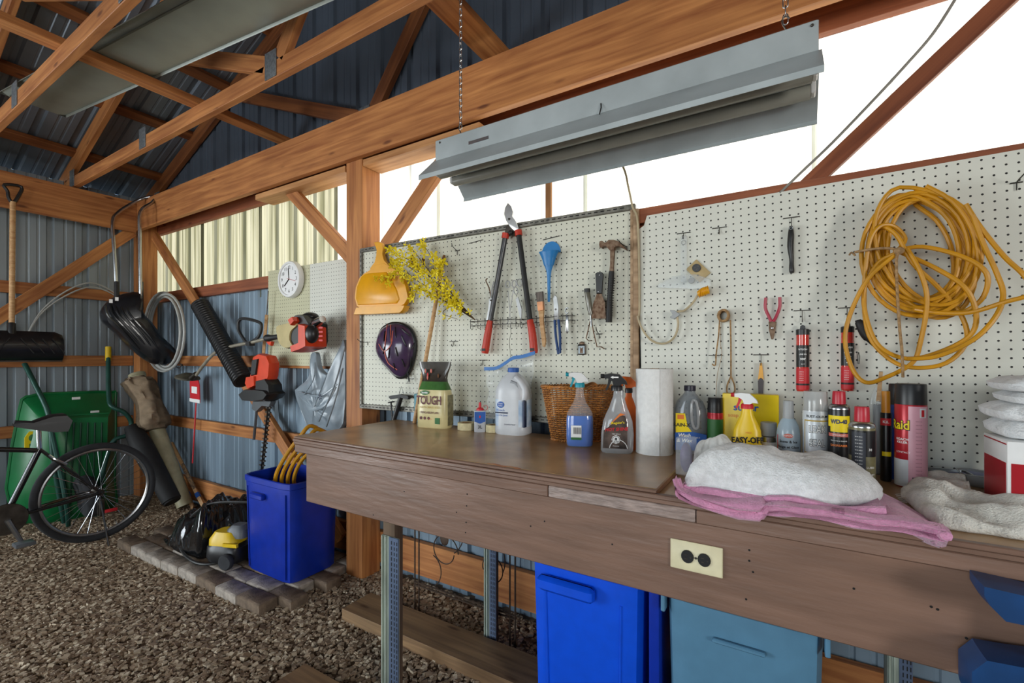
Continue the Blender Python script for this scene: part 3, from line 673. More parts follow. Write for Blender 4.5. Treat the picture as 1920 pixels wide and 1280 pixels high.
# scissors, snips, clamps in the rack
t, L = hung(FL, 'scissors', 'steel scissors standing handles up in the wire rack between the lopper shafts', 'scissors', 957, 560, .045)
def ellipse(c, rx, rz, n=18, tilt=0): return [(c[0]+rx*math.cos(2*math.pi*k/n)*math.cos(tilt)-rz*math.sin(2*math.pi*k/n)*math.sin(tilt), c[1]+rx*math.cos(2*math.pi*k/n)*math.sin(tilt)+rz*math.sin(2*math.pi*k/n)*math.cos(tilt)) for k in range(n)]
for (cpx, tip) in (((952, 533), (958, 612)), ((964, 532), (952, 610))):
    c, e = L([cpx, tip])
    part('blade', MB().tube([(c[0]+(e[0]-c[0])*.16, 0, c[1]+(e[1]-c[1])*.16), (c[0]+(e[0]-c[0])*.5, 0, c[1]+(e[1]-c[1])*.5), (e[0], 0, e[1])], [.0035, .005, .0012], 6, flat=.5), 'bright_steel', t)
    part('finger_loop', MB().tube([(x, 0, z) for x, z in ellipse(c, .011, .016)], .0028, 6, True), 'bright_steel', t)
t, L = hung(FL, 'snips', 'curved steel snips beside the scissors in the wire rack', 'snips', 974, 560, .045)
part('blade', MB().pillow(L([(967, 560), (972, 556), (979, 580), (978, 603), (974, 590)]), -.004, .004, .05), 'bright_steel', t)
for c, rx in (((974, 530), .013), ((967, 545), .01)):
    q, = L([c]); part('finger_loop', MB().tube([(x, 0, z) for x, z in ellipse(q, rx, .017, tilt=.25)], .0026, 6, True), 'bright_steel', t)
t, L = hung(FL, 'pruning_pliers', 'bright steel pliers behind the lopper shaft beside the blossom', 'pliers', 921, 565, .03)
part('jaw', MB().pillow(L([(918, 560), (925, 557), (923, 575), (916, 602), (912, 602), (916, 580)]), -.004, .006, .05), 'bright_steel', t); part('handle', rod(L([(921, 562), (922, 545), (926, 528)]), -.0, .0035, 6, 3), 'bright_steel', t); part('handle', rod(L([(922, 562), (917, 540), (911, 526), (914, 522)]), -.0, .003, 6, 3), 'rusty', t)
part('rivet', MB().sphere((L([(921, 563)])[0][0], -.005, L([(921, 563)])[0][1]), .004, 8, 5), 'dark_steel', t)
# --- paintbrush
t, L = hung(FL, 'paintbrush', 'wooden paintbrush with copper ferrule standing in the wire rack', 'paintbrush', 1013, 575, .045)
part('bristles', MB().pillow(L([(1005, 548), (1018, 546), (1019, 566), (1008, 567)]), -.008, .008, .05), 'bristle', t); part('ferrule', MB().pillow(L([(1008, 566), (1019, 565), (1020, 581), (1010, 583)]), -.009, .009, .02), 'copper', t)
part('handle', MB().pillow(L([(1010, 582), (1020, 581), (1019, 600), (1024, 640), (1022, 651), (1018, 650), (1014, 620)]), -.006, .006, .06), 'handle_wood', t)
# --- funnel
t, L = hung(FL, 'funnel', 'bright blue long-necked funnel on the framed pegboard', 'funnel', 1034, 475, .0)
P_ = L([(1017, 475), (1052, 474), (1034, 510), (1034, 567), (1034, 453), (1018, 462), (1051, 460)])
hw = (P_[1][0]-P_[0][0])/2; cx_ = (P_[1][0]+P_[0][0])/2
part('cone', MB().lathe([(.006, P_[3][1]), (.0085, P_[2][1]-.03), (.012, P_[2][1]), (hw*.62, P_[2][1]*.45), (hw, 0), (hw+.002, 0), (hw+.002, .003), (hw-.003, .003), (hw*.5, -.06)], 24, (cx_, -hw*.55-.004, 0), sy=.55), 'blue_plastic', t)
arc = [(cx_+hw*math.cos(math.pi*k/12), P_[4][1]*math.sin(math.pi*k/12)) for k in range(13)]
part('back_scoop', MB().prism(arc, -.006, -.002), 'blue_plastic', t)
# --- blue pliers
t, L = hung(FL, 'blue_pliers', 'steel pliers with long blue handles hanging head up in the rack', 'pliers', 1043, 600, .045)
for a, b, c in (((1040, 600), (1042, 630), (1047, 664)), ((1047, 599), (1050, 630), (1050, 662))): part('handle', MB().tube([(x, 0, z) for x, z in cat(L([a, b, c]), 4)], .0062, 8), 'navy_grip', t)
part('head', MB().pillow(L([(1040, 600), (1039, 575), (1038, 558), (1041, 552), (1045, 556), (1048, 575), (1048, 600)]), -.006, .006, .08), 'bright_steel', t); part('pivot', MB().sphere((L([(1043, 580)])[0][0], -.008, L([(1043, 580)])[0][1]), .004, 8, 5), 'steel', t)
# --- little wrench
t, L = hung(FL, 'small_wrench', 'small steel wrench at the end of the wire rack', 'wrench', 1064, 600, .04)
part('shank', MB().pillow(L([(1061, 590), (1066, 590), (1066, 622), (1063, 626), (1061, 620)]), -.003, .003, .1), 'steel', t); q, = L([(1063, 582)]); part('jaw', MB().tube([(x, 0, z) for x, z in ellipse(q, .008, .012)][2:17], .003, 6), 'steel', t)
# --- screwdriver, putty knife, divider, hammer, pendant
t, L = hung(FL, 'screwdriver', 'stubby screwdriver with a smoky handle beside the putty knife', 'screwdriver', 1103, 565, .03)
mat('smoky_handle', '6E6A5C', .2, var=.3, scale=30, coat=.4)
part('handle', MB().tube([(x, 0, z) for x, z in L([(1101, 547), (1103, 560), (1106, 580), (1108, 590)])], [.012, .013, .0115, .008], 12), 'smoky_handle', t); part('end_cap', MB().tube([(x, 0, z) for x, z in L([(1101, 541), (1101, 548)])], .0128, 12), 'black_plastic', t); part('blade', rod(L([(1108, 590), (1109, 612)]), 0, .003, 8), 'steel', t)
t, L = hung(FL, 'putty_knife', 'rusty putty knife with a black riveted handle', 'putty knife', 1125, 545, .03)
hd = part('handle', MB().pillow(L([(1117, 513), (1121, 510), (1129, 510), (1132, 514), (1129, 551), (1119, 551)]), -.008, .006, .06), 'black_plastic', t); part('blade', MB().prism(L([(1119, 551), (1128, 551), (1134, 566), (1136, 597), (1107, 597), (1112, 570)]), -.001, .001), 'rusty', t)
for px, py in ((1125, 516), (1123, 547)): q, = L([(px, py)]); part('rivet', MB().sphere((q[0], -.008, q[1]), (.003, .0015, .003), 8, 5), 'steel', hd)
t, L = hung(FL, 'divider', 'rusty two-legged divider hanging below the putty knife', 'divider', 1109, 598, .02)
part('leg', rod(L([(1108, 597), (1099, 634), (1104, 639), (1110, 638)]), 0, .0024, 6), 'rusty', t); part('leg', rod(L([(1109, 597), (1114, 625), (1120, 650), (1128, 650), (1134, 654)]), -.004, .0026, 6), 'rusty', t); part('hinge', MB().sphere((0, -.002, 0), .006, 8, 6), 'rusty', t)
t, L = hung(FL, 'claw_hammer', 'claw hammer with a black rubber grip', 'hammer', 1150, 470, .03)
part('head', MB().pillow(L([(1124, 458), (1126, 453), (1130, 452), (1133, 456), (1138, 455), (1143, 450), (1152, 450), (1161, 453), (1170, 461), (1178, 470), (1172, 467), (1162, 462), (1155, 464), (1153, 470), (1144, 470), (1138, 463), (1132, 463), (1129, 466), (1125, 464)]), -.014, .012, .06), 'rusty', t)
part('neck', MB().pillow(L([(1145, 468), (1153, 468), (1151, 500), (1151, 513), (1143, 513), (1145, 495)]), -.009, .007, .06), 'rusty', t)
gp = part('grip', MB().tube([(x, -.002, z) for x, z in cat(L([(1147, 509), (1145, 540), (1143, 570), (1142, 604)]), 4)], [.013, .0135, .0138, .0138, .0135, .013, .013, .0135, .014, .0148, .0152, .0155, .0158], 14, flat=.85), 'black_rubber', t)
for k in range(16): (x, z), = L([(1147-5*k/16, 522+k*4.6)]); part('grip_ring', MB().tube([(x+.0146*math.cos(a), -.002-.0125*math.sin(a), z) for a in [2*math.pi*j/14 for j in range(14)]], .0012, 5, True), 'black_rubber', gp)
t, L = hung(FL, 'picture_pendant', 'small square pendant with a dark animal picture', 'pendant', 1091, 655, .006)
part('frame', MB().rbox((0, 0, 0), (.036, .046, .008), .002, M=Matrix.Rotation(R(90), 4, 'X')), 'dark_steel', t); part('picture', slab(-.014, .014, -.018, .016, -.0052, -.004), mat('pale_blue_print', 'A9B8C0', .4, var=.2), t); part('silhouette', MB().prism([(-.007, -.016), (.007, -.016), (.006, .0), (.009, .013), (.003, .006), (-.003, .006), (-.008, .013), (-.006, 0)], -.0058, -.0045), 'rusty', t); part('hanger', MB().sphere((0, 0, .027), (.012, .004, .008), 10, 6), 'rusty', t)

# --- zip bag hanging from a wire
t, L = hung(FL, 'zip_bag', 'clear plastic zip bag with a blue closure behind the bleach jug', 'plastic bag', 957, 680, .05)
zp = cat(L([(908, 691), (930, 690), (948, 680), (962, 671), (980, 668), (1003, 661)]), 5)
part('zip_strip', MB().loft([[(x, -.002, z+.008), (x, .002, z+.008), (x, .002, z-.008), (x, -.002, z-.008)] for x, z in zp]), 'zip_blue', t)
def film(u, v):
    i = int(v*(len(zp)-1)); x, z = zp[i]; b = L([(928+v*62, 800)])[0]
    return (x+(b[0]-x)*u*.55, .012*math.sin(9*v+5*u)+.01*math.sin(17*u+3*v), z-.008+(b[1]+.02-z)*u*.9)
part('film', MB().grid(film, 14, 24, thick=(0, .0015, 0)), 'clear_film', t)
part('hanging_wire', rod(L([(957, 606), (958, 625), (955, 640), (958, 672)]), 0, .0011, 5, 3), 'wire', t)
# ================================================================ white pegboard
t, L = hung(FR, 'squeegee', 'clear acrylic shower squeegee with a long flat handle', 'squeegee', 1282, 450, .012)
part('handle', MB().rbox((0, 0, L([(1282, 486)])[0][1]), (.024, .006, abs(L([(1282, 530)])[0][1])+.016), .002, cr=.0025), 'clear_plastic', t)
bd = L([(1233, 540), (1233, 535), (1262, 518), (1305, 514), (1334, 524), (1335, 538), (1322, 542), (1300, 543)])
part('blade', MB().pillow(bd, -.018, .004, .06), 'clear_plastic', t); part('hang_ring', MB().tube([(.008*math.cos(a), -.004, -.01+.008*math.sin(a)) for a in [2*math.pi*j/14 for j in range(14)]], .0012, 5, True), 'grey_plastic', t); bo = L([(1298, 527)])[0]; part('hub', MB().lathe([(.0001, 0), (.012, 0), (.011, .004), (.0001, .004)], 14, M=Matrix.Translation((bo[0], -.018, bo[1])) @ Matrix.Rotation(R(90), 4, 'X')), 'grey_plastic', t)
ou = outlet('diamond_outlet', 'beige single outlet plate set cornerwise on the white pegboard', FR.hit(1309, 508, .004), 0, R(-42), .052, .075, 1, mat('tan_plastic', 'BBA578', .45, var=.1), horiz=False)
t, L = hung(FR, 'plug_and_cord', 'yellow plug on a cream cord below the beige outlet', 'plug', 1320, 548, .02)
part('plug', MB().tube([(x, -.01, z) for x, z in L([(1309, 551), (1316, 549), (1322, 546), (1330, 544)])], [.009, .015, .016, .014], 12), 'yellow_plastic', t)
for k in range(4): (x, z), = L([(1314+k*4, 549.5-k*1.5)]); part('ridge', MB().tube([(x+.003*math.cos(a), -.01-.0165*math.sin(a), z+.0165*math.cos(a)) for a in [2*math.pi*j/12 for j in range(12)]], .0018, 5, True), 'yellow_plastic', t)
part('cord', MB().tube([(x, -.006, z) for x, z in cat(L([(1310, 551), (1300, 567), (1284, 582), (1270, 586), (1272, 610), (1264, 633), (1245, 644), (1222, 638), (1204, 615), (1196, 592)]), 5)], .0042, 8), 'cable_cream', t)
part('clamp', MB().pillow(L([(1257, 581), (1266, 582), (1277, 590), (1265, 599), (1258, 596), (1262, 590)]), -.014, 0, .08), 'grey_plastic', t)
t, L = hung(FR, 'hand_scraper', 'black moulded hand scraper hanging alone', 'scraper', 1483, 425, .014)
part('grip', MB().tube([(x, 0, z) for x, z in cat(L([(1483, 424), (1483, 440), (1482, 462), (1484, 485), (1484, 500), (1485, 512)]), 3)], [.006, .0085, .0105, .012, .0125, .0125, .0122, .0112, .0098, .0088, .0085, .0088, .0094, .0098, .0098, .007], 12, flat=.8), 'black_plastic', t); q, = L([(1483, 429)]); part('hang_eye', MB().tube([(q[0]+.0045*math.cos(a), -.011, q[1]+.0045*math.sin(a)) for a in [2*math.pi*j/12 for j in range(12)]], .0013, 5, True), 'steel', t)
t, L = hung(FR, 'twine_roll', 'roll of brown twine with loose ends hanging down', 'twine', 1357, 592, .0175)
mb = MB()
for k in range(7):
    mb.tube([(.017*math.cos(a)+.002*math.sin(k), -.022+.006*k, (.020+.001*math.sin(k*2))*math.sin(a)) for a in [2*math.pi*j/18 for j in range(18)]], .0042, 6, True)
part('coil', mb, 'twine', t)
part('loose_end', MB().tube([(x, -.012, z) for x, z in cat(L([(1350, 600), (1348, 630), (1344, 660), (1342, 684), (1336, 682)]), 4)], .0028, 6), 'twine', t); part('loose_end', MB().tube([(x, -.008, z) for x, z in cat(L([(1353, 600), (1351, 640), (1354, 664), (1346, 700), (1343, 735), (1343, 760)]), 4)], .0009, 5), 'twine', t)
lo = L([(1370, 600), (1371, 650), (1371, 705)]); lp2 = L([(1371, 705), (1364, 722), (1364, 735), (1371, 738), (1378, 733), (1377, 720), (1371, 705)])
part('hanging_loop', MB().tube([(x, -.01, z) for x, z in lo+cat(lp2, 3)], .003, 6), 'twine', t)
t, L = hung(FR, 'red_pliers', 'small pliers with crimson handles hung head down', 'pliers', 1448, 600, .012)
for s_ in (((1436, 558), (1435, 577), (1441, 592), (1446, 603)), ((1462, 557), (1462, 575), (1456, 592), (1450, 603))): part('handle', MB().tube([(x, -.002, z) for x, z in cat(L(s_), 4)], .0052, 8), 'red_handle', t)
part('jaw', MB().pillow(L([(1441, 603), (1456, 603), (1454, 620), (1450, 636), (1446, 636), (1442, 620)]), -.007, .004, .05), 'rusty', t); part('pivot', MB().sphere((L([(1448, 615)])[0][0], -.008, L([(1448, 615)])[0][1]), (.005, .002, .005), 10, 6), 'steel', t)
t, L = hung(FR, 'yellow_awl', 'yellow and grey handled awl hanging point down', 'awl', 1427, 682, .01)
part('yellow_handle', MB().pillow(L([(1425, 680), (1429, 680), (1432, 712), (1427, 708), (1421, 712)]), -.006, .004, .05), 'yellow_plastic', t); part('grey_tip', MB().pillow(L([(1427, 707), (1432, 714), (1431, 742), (1422, 742), (1421, 714)]), -.006, .004, .05), mat('char', '4A4448', .5), t)
def tubepack(px, label, x0, x1, z1, z0):
    t, L = hung(FR, 'line_tube', label, 'tube', px, z1+30, .02)
    P_ = L([(x0, z0), (x1, z0), (px, z1), (px, z1+30), (px, z1+52), (px, z0)]); r = (P_[1][0]-P_[0][0])/2
    zt, zb = P_[3][1], P_[5][1]
    part('tube', MB().lathe([(.0001, zb), (r*.9, zb), (r*.95, zb+.004), (r*.95, zt-.002), (.0001, zt-.002)], 20), 'red_line' if False else mat('clear_red', 'C8352B', .2, var=.1, coat=.5), t)
    cp = part('cap', MB().lathe([(.0001, zt-.014), (r, zt-.014), (r, zt+.004), (r*.8, zt+.006), (.0001, zt+.006)], 20), 'black_plastic', t); part('hang_tab', MB().prism([(-.009, zt), (.009, zt), (.007, zt+.016), (0, zt+.021), (-.007, zt+.016)], -.002, .002), 'black_plastic', cp)
    H = zb-zt; r = r*.95
    lb = part('label', patch(r, zt+H*.60, zt+H*.24, -100, 100), mat('label_black', '161415', .4), t); part('label', patch(r, zt+H*.97, zt+H*.62, -100, 100), 'red_print', t)
    for i, (s_, sz) in enumerate((('NYLON', .0075), ('LINE EN', .0062), ('300\'', .010), ('m +', .006))): text(s_, sz, 'white_print', t, (0, 0, zt+H*(.31+.08*i)), wrap=r+.0004, bold=.02)
    for i in range(5): text('IIIII IIII III', .0035, 'white_print', t, (-.004, 0, zt+H*(.68+.035*i)), wrap=r+.0004)
    part('barcode_band', patch(r+.0003, zt+H*.9, zt+H*.87, -80, 80), 'black_print', t)
tubepack(1505, 'clear tube of red trimmer line with a black cap, hanging free', 1492, 1518, 590, 733); tubepack(1589, 'clear tube of red trimmer line behind the loops of yellow cord', 1576, 1602, 585, 732)
# --- yellow extension cord
t, L = hung(FR, 'extension_cord', 'thick coil of yellow extension cord tied with twine', 'extension cord', 1707, 380, .03)
c0 = L([(1707, 380), (1722, 505), (1722, 500)])
rnd2 = random.Random(11)
def oval(cx, cz, rx, rz, n, tilt, d0, d1, a0=90):
    o = []
    for k in range(n):
        a = R(a0)+2*math.pi*k/n
        x, z = rx*math.cos(a), rz*math.sin(a)
        o.append((cx+x*math.cos(tilt)-z*math.sin(tilt), d0+(d1-d0)*k/n, cz+x*math.sin(tilt)+z*math.cos(tilt)))
    return o
(px_, pz_), (qx, qz) = L([(1700, 490), (1800, 490)]); u_ = (qx-px_)/100
path = []
for k in range(18):
    a, b = 94+rnd2.uniform(-22, 18), 150+rnd2.uniform(-16, 12)
    cpx, cpy = 1718+rnd2.uniform(-14, 14), 474+rnd2.uniform(-10, 12)
    (x, z), = L([(cpx, cpy)])
    dd = -.004-.0034*k
    path += oval(x, z+0, a*u_, b*u_*.98, 12, R(10+rnd2.uniform(-7, 7)), dd, dd-.004)
part('coil', MB().tube(cat(path, 3), .0062, 8), 'cord_yellow', t)
for i, pts in enumerate(([(1672, 480), (1690, 455), (1668, 432), (1640, 436), (1622, 470), (1615, 560), (1625, 630), (1660, 672), (1700, 688), (1760, 680), (1800, 640), (1790, 590), (1745, 540), (1700, 500), (1672, 450), (1645, 433), (1628, 450)], [(1668, 478), (1720, 470), (1790, 490), (1830, 520), (1828, 560), (1800, 585), (1760, 590)], [(1680, 480), (1740, 510), (1790, 545), (1812, 590), (1805, 630), (1750, 660), (1690, 672), (1640, 650), (1618, 600), (1615, 545), (1640, 500), (1668, 485)], [(1690, 476), (1712, 520), (1724, 570), (1715, 640), (1700, 680), (1650, 706), (1615, 714), (1592, 690), (1580, 640), (1590, 590), (1620, 530), (1665, 490)], [(1790, 400), (1815, 440), (1860, 490), (1895, 520), (1908, 545), (1895, 562), (1860, 572), (1800, 590), (1740, 590), (1700, 585)], [(1800, 420), (1822, 470), (1848, 520), (1858, 560), (1840, 600), (1800, 640), (1740, 668), (1690, 672)])):
    part('loose_loop', MB().tube(cat([(x, -.062-.006*i+.012*math.sin(k*1.3+i), z) for k, (x, z) in enumerate(L(pts))], 5), .0062, 8), 'cord_yellow', t)
tw = part('twine_tie', MB().tube(cat([(x, y, z) for (x, z), y in zip(L([(1596, 482), (1620, 478), (1650, 476), (1672, 482), (1668, 500), (1670, 560), (1674, 620), (1678, 660), (1681, 705)]), (-.08, -.085, -.09, -.1, -.1, -.1, -.1, -.1, -.09))], 4), .0038, 6), 'twine', t)
part('knot', MB().sphere((L([(1673, 482)])[0][0], -.1, L([(1673, 482)])[0][1]), (.013, .01, .011), 10, 7), 'twine', tw)
part('twist_tail', MB().tube(cat([(x, -.05, z) for x, z in L([(1600, 485), (1593, 479), (1589, 484)])], 3), .003, 5), 'twine', tw)
part('socket_end', MB().tube(cat([(x, -.02, z) for x, z in L([(1608, 600), (1618, 625), (1632, 640), (1645, 650)])], 4), [.006]+[.012]*6+[.009]*6, 10), 'black_rubber', t)
t, L = hung(FR, 'wire_clip', 'tiny wire loop hooked into the white pegboard', 'wire', 1610, 665, .003)
part('loop', MB().tube([(x, 0, z) for x, z in L([(1610, 660), (1608, 668), (1609, 682), (1611, 682), (1612, 668), (1610, 660)])], .001, 5), 'wire', t)
# --- clock
t, L = hung(FC, 'wall_clock', 'round white wall clock on the cream pegboard', 'clock', 549, 526, .006)
P_ = L([(549, 490), (549, 559)]); r = (P_[0][1]-P_[1][1])/2; cz = (P_[0][1]+P_[1][1])/2; rx90 = Matrix.Rotation(R(90), 4, 'X')
part('case', MB().lathe([(.0001, 0), (r, 0), (r, .02), (r*.95, .035), (r*.84, .036), (r*.82, .028), (.0001, .027)], 40, M=Matrix.Translation((0, 0, cz)) @ rx90), 'white_plastic', t)
part('face', MB().lathe([(.0001, .027), (r*.815, .027), (r*.815, .028), (.0001, .0285)], 40, M=Matrix.Translation((0, 0, cz)) @ rx90), mat('clock_face', 'E9EAEA', .5, var=0), t)
for k in range(1, 13): a = R(90-30*k); text(str(k), .034, 'black_print', t, (r*.64*math.cos(a), -.0292, cz+r*.64*math.sin(a)), name='numeral')
for nm, a, l, w_ in (('minute_hand', 96, .60, .004), ('hour_hand', 220, .52, .0055)): part(nm, MB().tube([(0, -.031, cz), (r*l*math.cos(R(a)), -.031, cz+r*l*math.sin(R(a)))], w_*.6, 6), 'black_print', t)
part('second_hand', MB().tube([(-.02, -.033, cz+.006), (r*.6, -.033, cz-.018)], .0012, 5), 'red_print', t)

# ================================================================ things standing on the bench
def stand(pxl, pxr, pyt, pyb=None, Y=None, base=TZ, k=1.0):
    """returns (location on the bench, radius, height) for something this wide and high in the photo"""
    px = (pxl+pxr)/2; u = (px-960)/FOC; cs = 1/math.sqrt(1+u*u)
    if Y is None:
        p = at(px, pyb, Z=base); Y = p.y
        for _ in range(3):
            d = Y/(ca+u*sa); r = (pxr-pxl)/2*d/FOC*cs; Y = p.y+r*k*.85
    d = Y/(ca+u*sa); r = (pxr-pxl)/2*d/FOC*cs
    q = at(px, pyt, Y=Y)
    return V((q.x, Y, base)), r, q.z-base
def face(loc, turn=0.0): return math.atan2(-loc.x, loc.y)+R(turn)
def sup(r1, r2, z, n=28, pw=3.0, cx=0.0, cy=0.0):
    o = []
    for k in range(n):
        a = 2*math.pi*k/n; x, y = math.cos(a), math.sin(a); q = (abs(x)**pw+abs(y)**pw)**(-1/pw)
        o.append((cx+r1*x*q, cy+r2*y*q, z))
    return o
def cyl(r0, z0, z1, b=.002, n=28): return [(.0001, z0), (r0-b, z0), (r0, z0+b), (r0, z1-b), (r0-b, z1), (.0001, z1)]
def lathe(prof, n=28, **k): return MB().lathe(prof, n, **k)

# --- grass seed bag
mat('bag_cream', 'D8CB98', .28, var=.12, scale=14, bump=.25, bscale=25); mat('bag_green', '3E6B30', .28, var=.3, scale=20, bump=.25, bscale=25); mat('bag_dark', '2E2418', .3, var=.4, scale=20, bump=.4, bscale=22, coat=.5); mat('bag_side', '8A8260', .35, var=.35, scale=60, bump=.4, bscale=25)
loc, r, H = stand(783, 848, 678, 803, k=.5)
t = thing('seed_bag', 'standing bag of grass seed with a pinched dark top', 'bag', loc, R(8)); w_ = r*1.02
def bagrings(zs): return [sup(a*w_, b*.045, z*H, 32, 4.0) for z, a, b in zs]
part('front_body', MB().loft(bagrings(((0, .98, .9), (.02, 1.0, 1), (.25, 1.0, 1.02), (.5, .99, .95), (.575, .94, .85)))), 'bag_cream', t)
part('green_band', MB().loft(bagrings(((.575, .945, .86), (.62, .9, .72), (.69, .80, .5), (.70, .80, .48)))), 'bag_green', t)
part('pinched_top', MB().loft(bagrings(((.70, .805, .49), (.74, .78, .36), (.82, .86, .2), (.92, 1.02, .1), (1, 1.08, .06)))), 'bag_dark', t)
part('side_panel', MB().box((w_*.985, .005, H*.27), (.004, .05, H*.46)), 'bag_side', t)
yf = -.0475
lg = part('logo', MB().lathe([(.0001, 0), (1, 0), (1, .0012), (.0001, .0012)], 24, sx=.026, sy=.011, M=Matrix.Translation((-.03, -.043, H*.535)) @ Matrix.Rotation(R(90), 4, 'X')), 'green_print', t); text('Scotts', .014, 'white_print', lg, (-.03, -.0452, H*.535), bold=.02)
text('TOUGH', .058, 'maroon_print', t, (-.004, yf, H*.415), bold=.025, sx=.68); text('LAWN GRASS SEED', .0145, 'gold_print', t, (-.002, yf, H*.315), sx=.95); text('STRONG & RESILIENT LAWN', .0135, 'maroon_print', t, (-.002, yf, H*.235), bold=.02, sx=.6)
for k in range(3): part('badge', MB().lathe([(.0001, 0), (.0075, 0), (.0075, .0006), (.0001, .0006)], 14, M=Matrix.Translation((-.05+.022*k, yf+.0015, H*.15)) @ Matrix.Rotation(R(90), 4, 'X')), 'maroon_print', t)
part('picture', slab(.03, .055, H*.07, H*.16, yf-.0002, yf+.004), 'green_print', t); text('IIII II III II', .006, 'orange_print', t, (.005, yf, H*.14)); 
for (x, z, c) in ((-.045, .86, 'coral'), (-.012, .86, 'coral'), (-.03, .80, 'red_print'), (-.03, .76, 'coral'), (.03, .79, 'leaf_brown')): part('print_figure', MB().sphere((x, -.0135-.02*(.9-z)*2, H*z), (.005, .002, .011), 8, 6), c, t)
# teal sheet behind bag
q = at(783, 770, Y=1.77)
tag(part('teal_sheet', MB().rbox((q.x, 1.77, TZ+.075), (.045, .006, .15), .002), 'teal_plastic'), 'narrow teal plastic sheet behind the grass seed bag', 'plastic sheet')
# --- tape rolls
mat('masking', 'CFC39A', .8, var=.15, scale=50)
for pxl, pxr, pyt, pyb, lb in ((858, 892, 793, 808, 'flat roll of cream tape beside the grass seed bag'), (911, 938, 797, 812, 'flat roll of cream tape beside the bleach jug')):
    loc, r, H = stand(pxl, pxr, pyt, pyb); H = .034
    t = thing('tape_roll', lb, 'tape', loc); part('tape', MB().lathe([(r*.6, 0), (r, .001), (r, H), (r*.6, H), (r*.58, H/2)], 28), 'masking', t); part('core', MB().lathe([(r*.55, .0005), (r*.595, .0005), (r*.595, H-.0005), (r*.55, H-.0005), (r*.55, .0006)], 24), 'twine', t)
# --- glue bottle
loc, r, H = stand(889, 911, 769, 811); t = thing('glue_bottle', 'small blue and white glue bottle with a red nozzle', 'bottle', loc, face(loc))
part('body', MB().loft([sup(r*a, r*.6*a, z*H, 24, 4) for z, a in ((0, .95), (.03, 1), (.97, 1), (1, .94))]), mat('lab_grey', 'B9BCC2', .4, var=.1), t)
part('label_top', slab(-r*.93, r*.93, H*.5, H*.95, -r*.6-.0012, -r*.5), 'blue_print', t); part('label_chevron', MB().prism([(-r*.93, H*.5), (r*.93, H*.5), (0, H*.4)], -r*.6-.0012, -r*.5), 'blue_print', t); part('emblem', MB().sphere((0, -r*.6, H*.72), (.005, .002, .009), 8, 6), 'red_print', t); text('3L', .02, 'black_print', t, (0, -r*.6-.001, H*.24), bold=.02)
cp = part('nozzle', lathe([(.0001, H), (r*.62, H), (r*.6, H+.008), (r*.25, H+.014), (r*.2, H+.036), (.0001, H+.038)], 16), 'red_print', t); part('cap_ring', MB().tube([(r*.9+.011*math.cos(a), 0, H+.012+.011*math.sin(a)) for a in [2*math.pi*j/16 for j in range(16)]], .0012, 5, True), 'red_print', cp)
# --- bleach jug
mat('hdpe', 'C9CCD0', .35, var=.05, sub=.1); mat('jug_label', 'DCE6F0', .35, var=.15, scale=14, col2='93B2D2'); mat('navy_print', '1C2748', .4, var=0)
loc, r, H = stand(938, 1005, 694, 815); loc.y = min(loc.y, 1.75); t = thing('bleach_jug', 'white bleach jug with a blue cap and moulded handle', 'jug', loc, R(6))
prof = ((0, .93), (.02, 1), (.10, 1), (.115, .975), (.56, .975), (.60, 1), (.70, .95), (.80, .80), (.90, .55), (.955, .30), (.965, .27), (1, .27))
part('body', MB().loft([sup(r*a, min(r*.72, r*a*.8), z*H, 32, 2.8) for z, a in prof]), 'hdpe', t)
hx = [(r*.30, H*.90), (r*.62, H*.82), (r*.86, H*.70), (r*.80, H*.56), (r*.50, H*.54)]
part('handle', MB().tube(cat([(x, -r*.40, z) for x, z in hx], 5), .0145, 10), 'hdpe', t); part('handle_recess', MB().pillow([(r*.12, H*.86), (r*.45, H*.83), (r*.66, H*.70), (r*.6, H*.6), (r*.2, H*.57), (-r*.1, H*.6), (-r*.1, H*.72)], -r*.62, -r*.2, .1), mat('hdpe_shadow', '8F9398', .5, var=.05), t)  # darker grey pad paints the shade inside the handle hollow
part('cap', lathe(cyl(r*.31, H*.975, H*1.045, .002, 24)), 'blue_print', t)
lb = part('label', MB().loft([sup(r*.985, r*.72*.985*1.012, z*H, 32, 2.8) for z in (.13, .55)]), 'jug_label', t)
part('side_band', slab(r*.86, r*.935, H*.13, H*.55, -r*.66, -r*.3), 'navy_print', t)
ly = -r*.735; ov = part('logo', MB().lathe([(.0001, 0), (1, 0), (1, .0012), (.0001, .0012)], 24, sx=.017, sy=.014, M=Matrix.Translation((-.035, ly+.001, H*.47)) @ Matrix.Rotation(R(90), 4, 'X')), 'blue_print', t); text('Great\nValue', .0095, 'white_print', ov, (-.035, ly-.001, H*.472))
text('Bleach', .015, 'blue_print', t, (-.035, ly-.0005, H*.385)); part('text_bar', slab(-.062, .0, H*.335, H*.355, ly-.0006, ly+.002), 'navy_print', t); text('Eau De Javel', .0115, 'blue_print', t, (-.03, ly-.0005, H*.305)); text('DISINFECTANT', .008, 'navy_print', t, (.01, ly-.0005, H*.165))
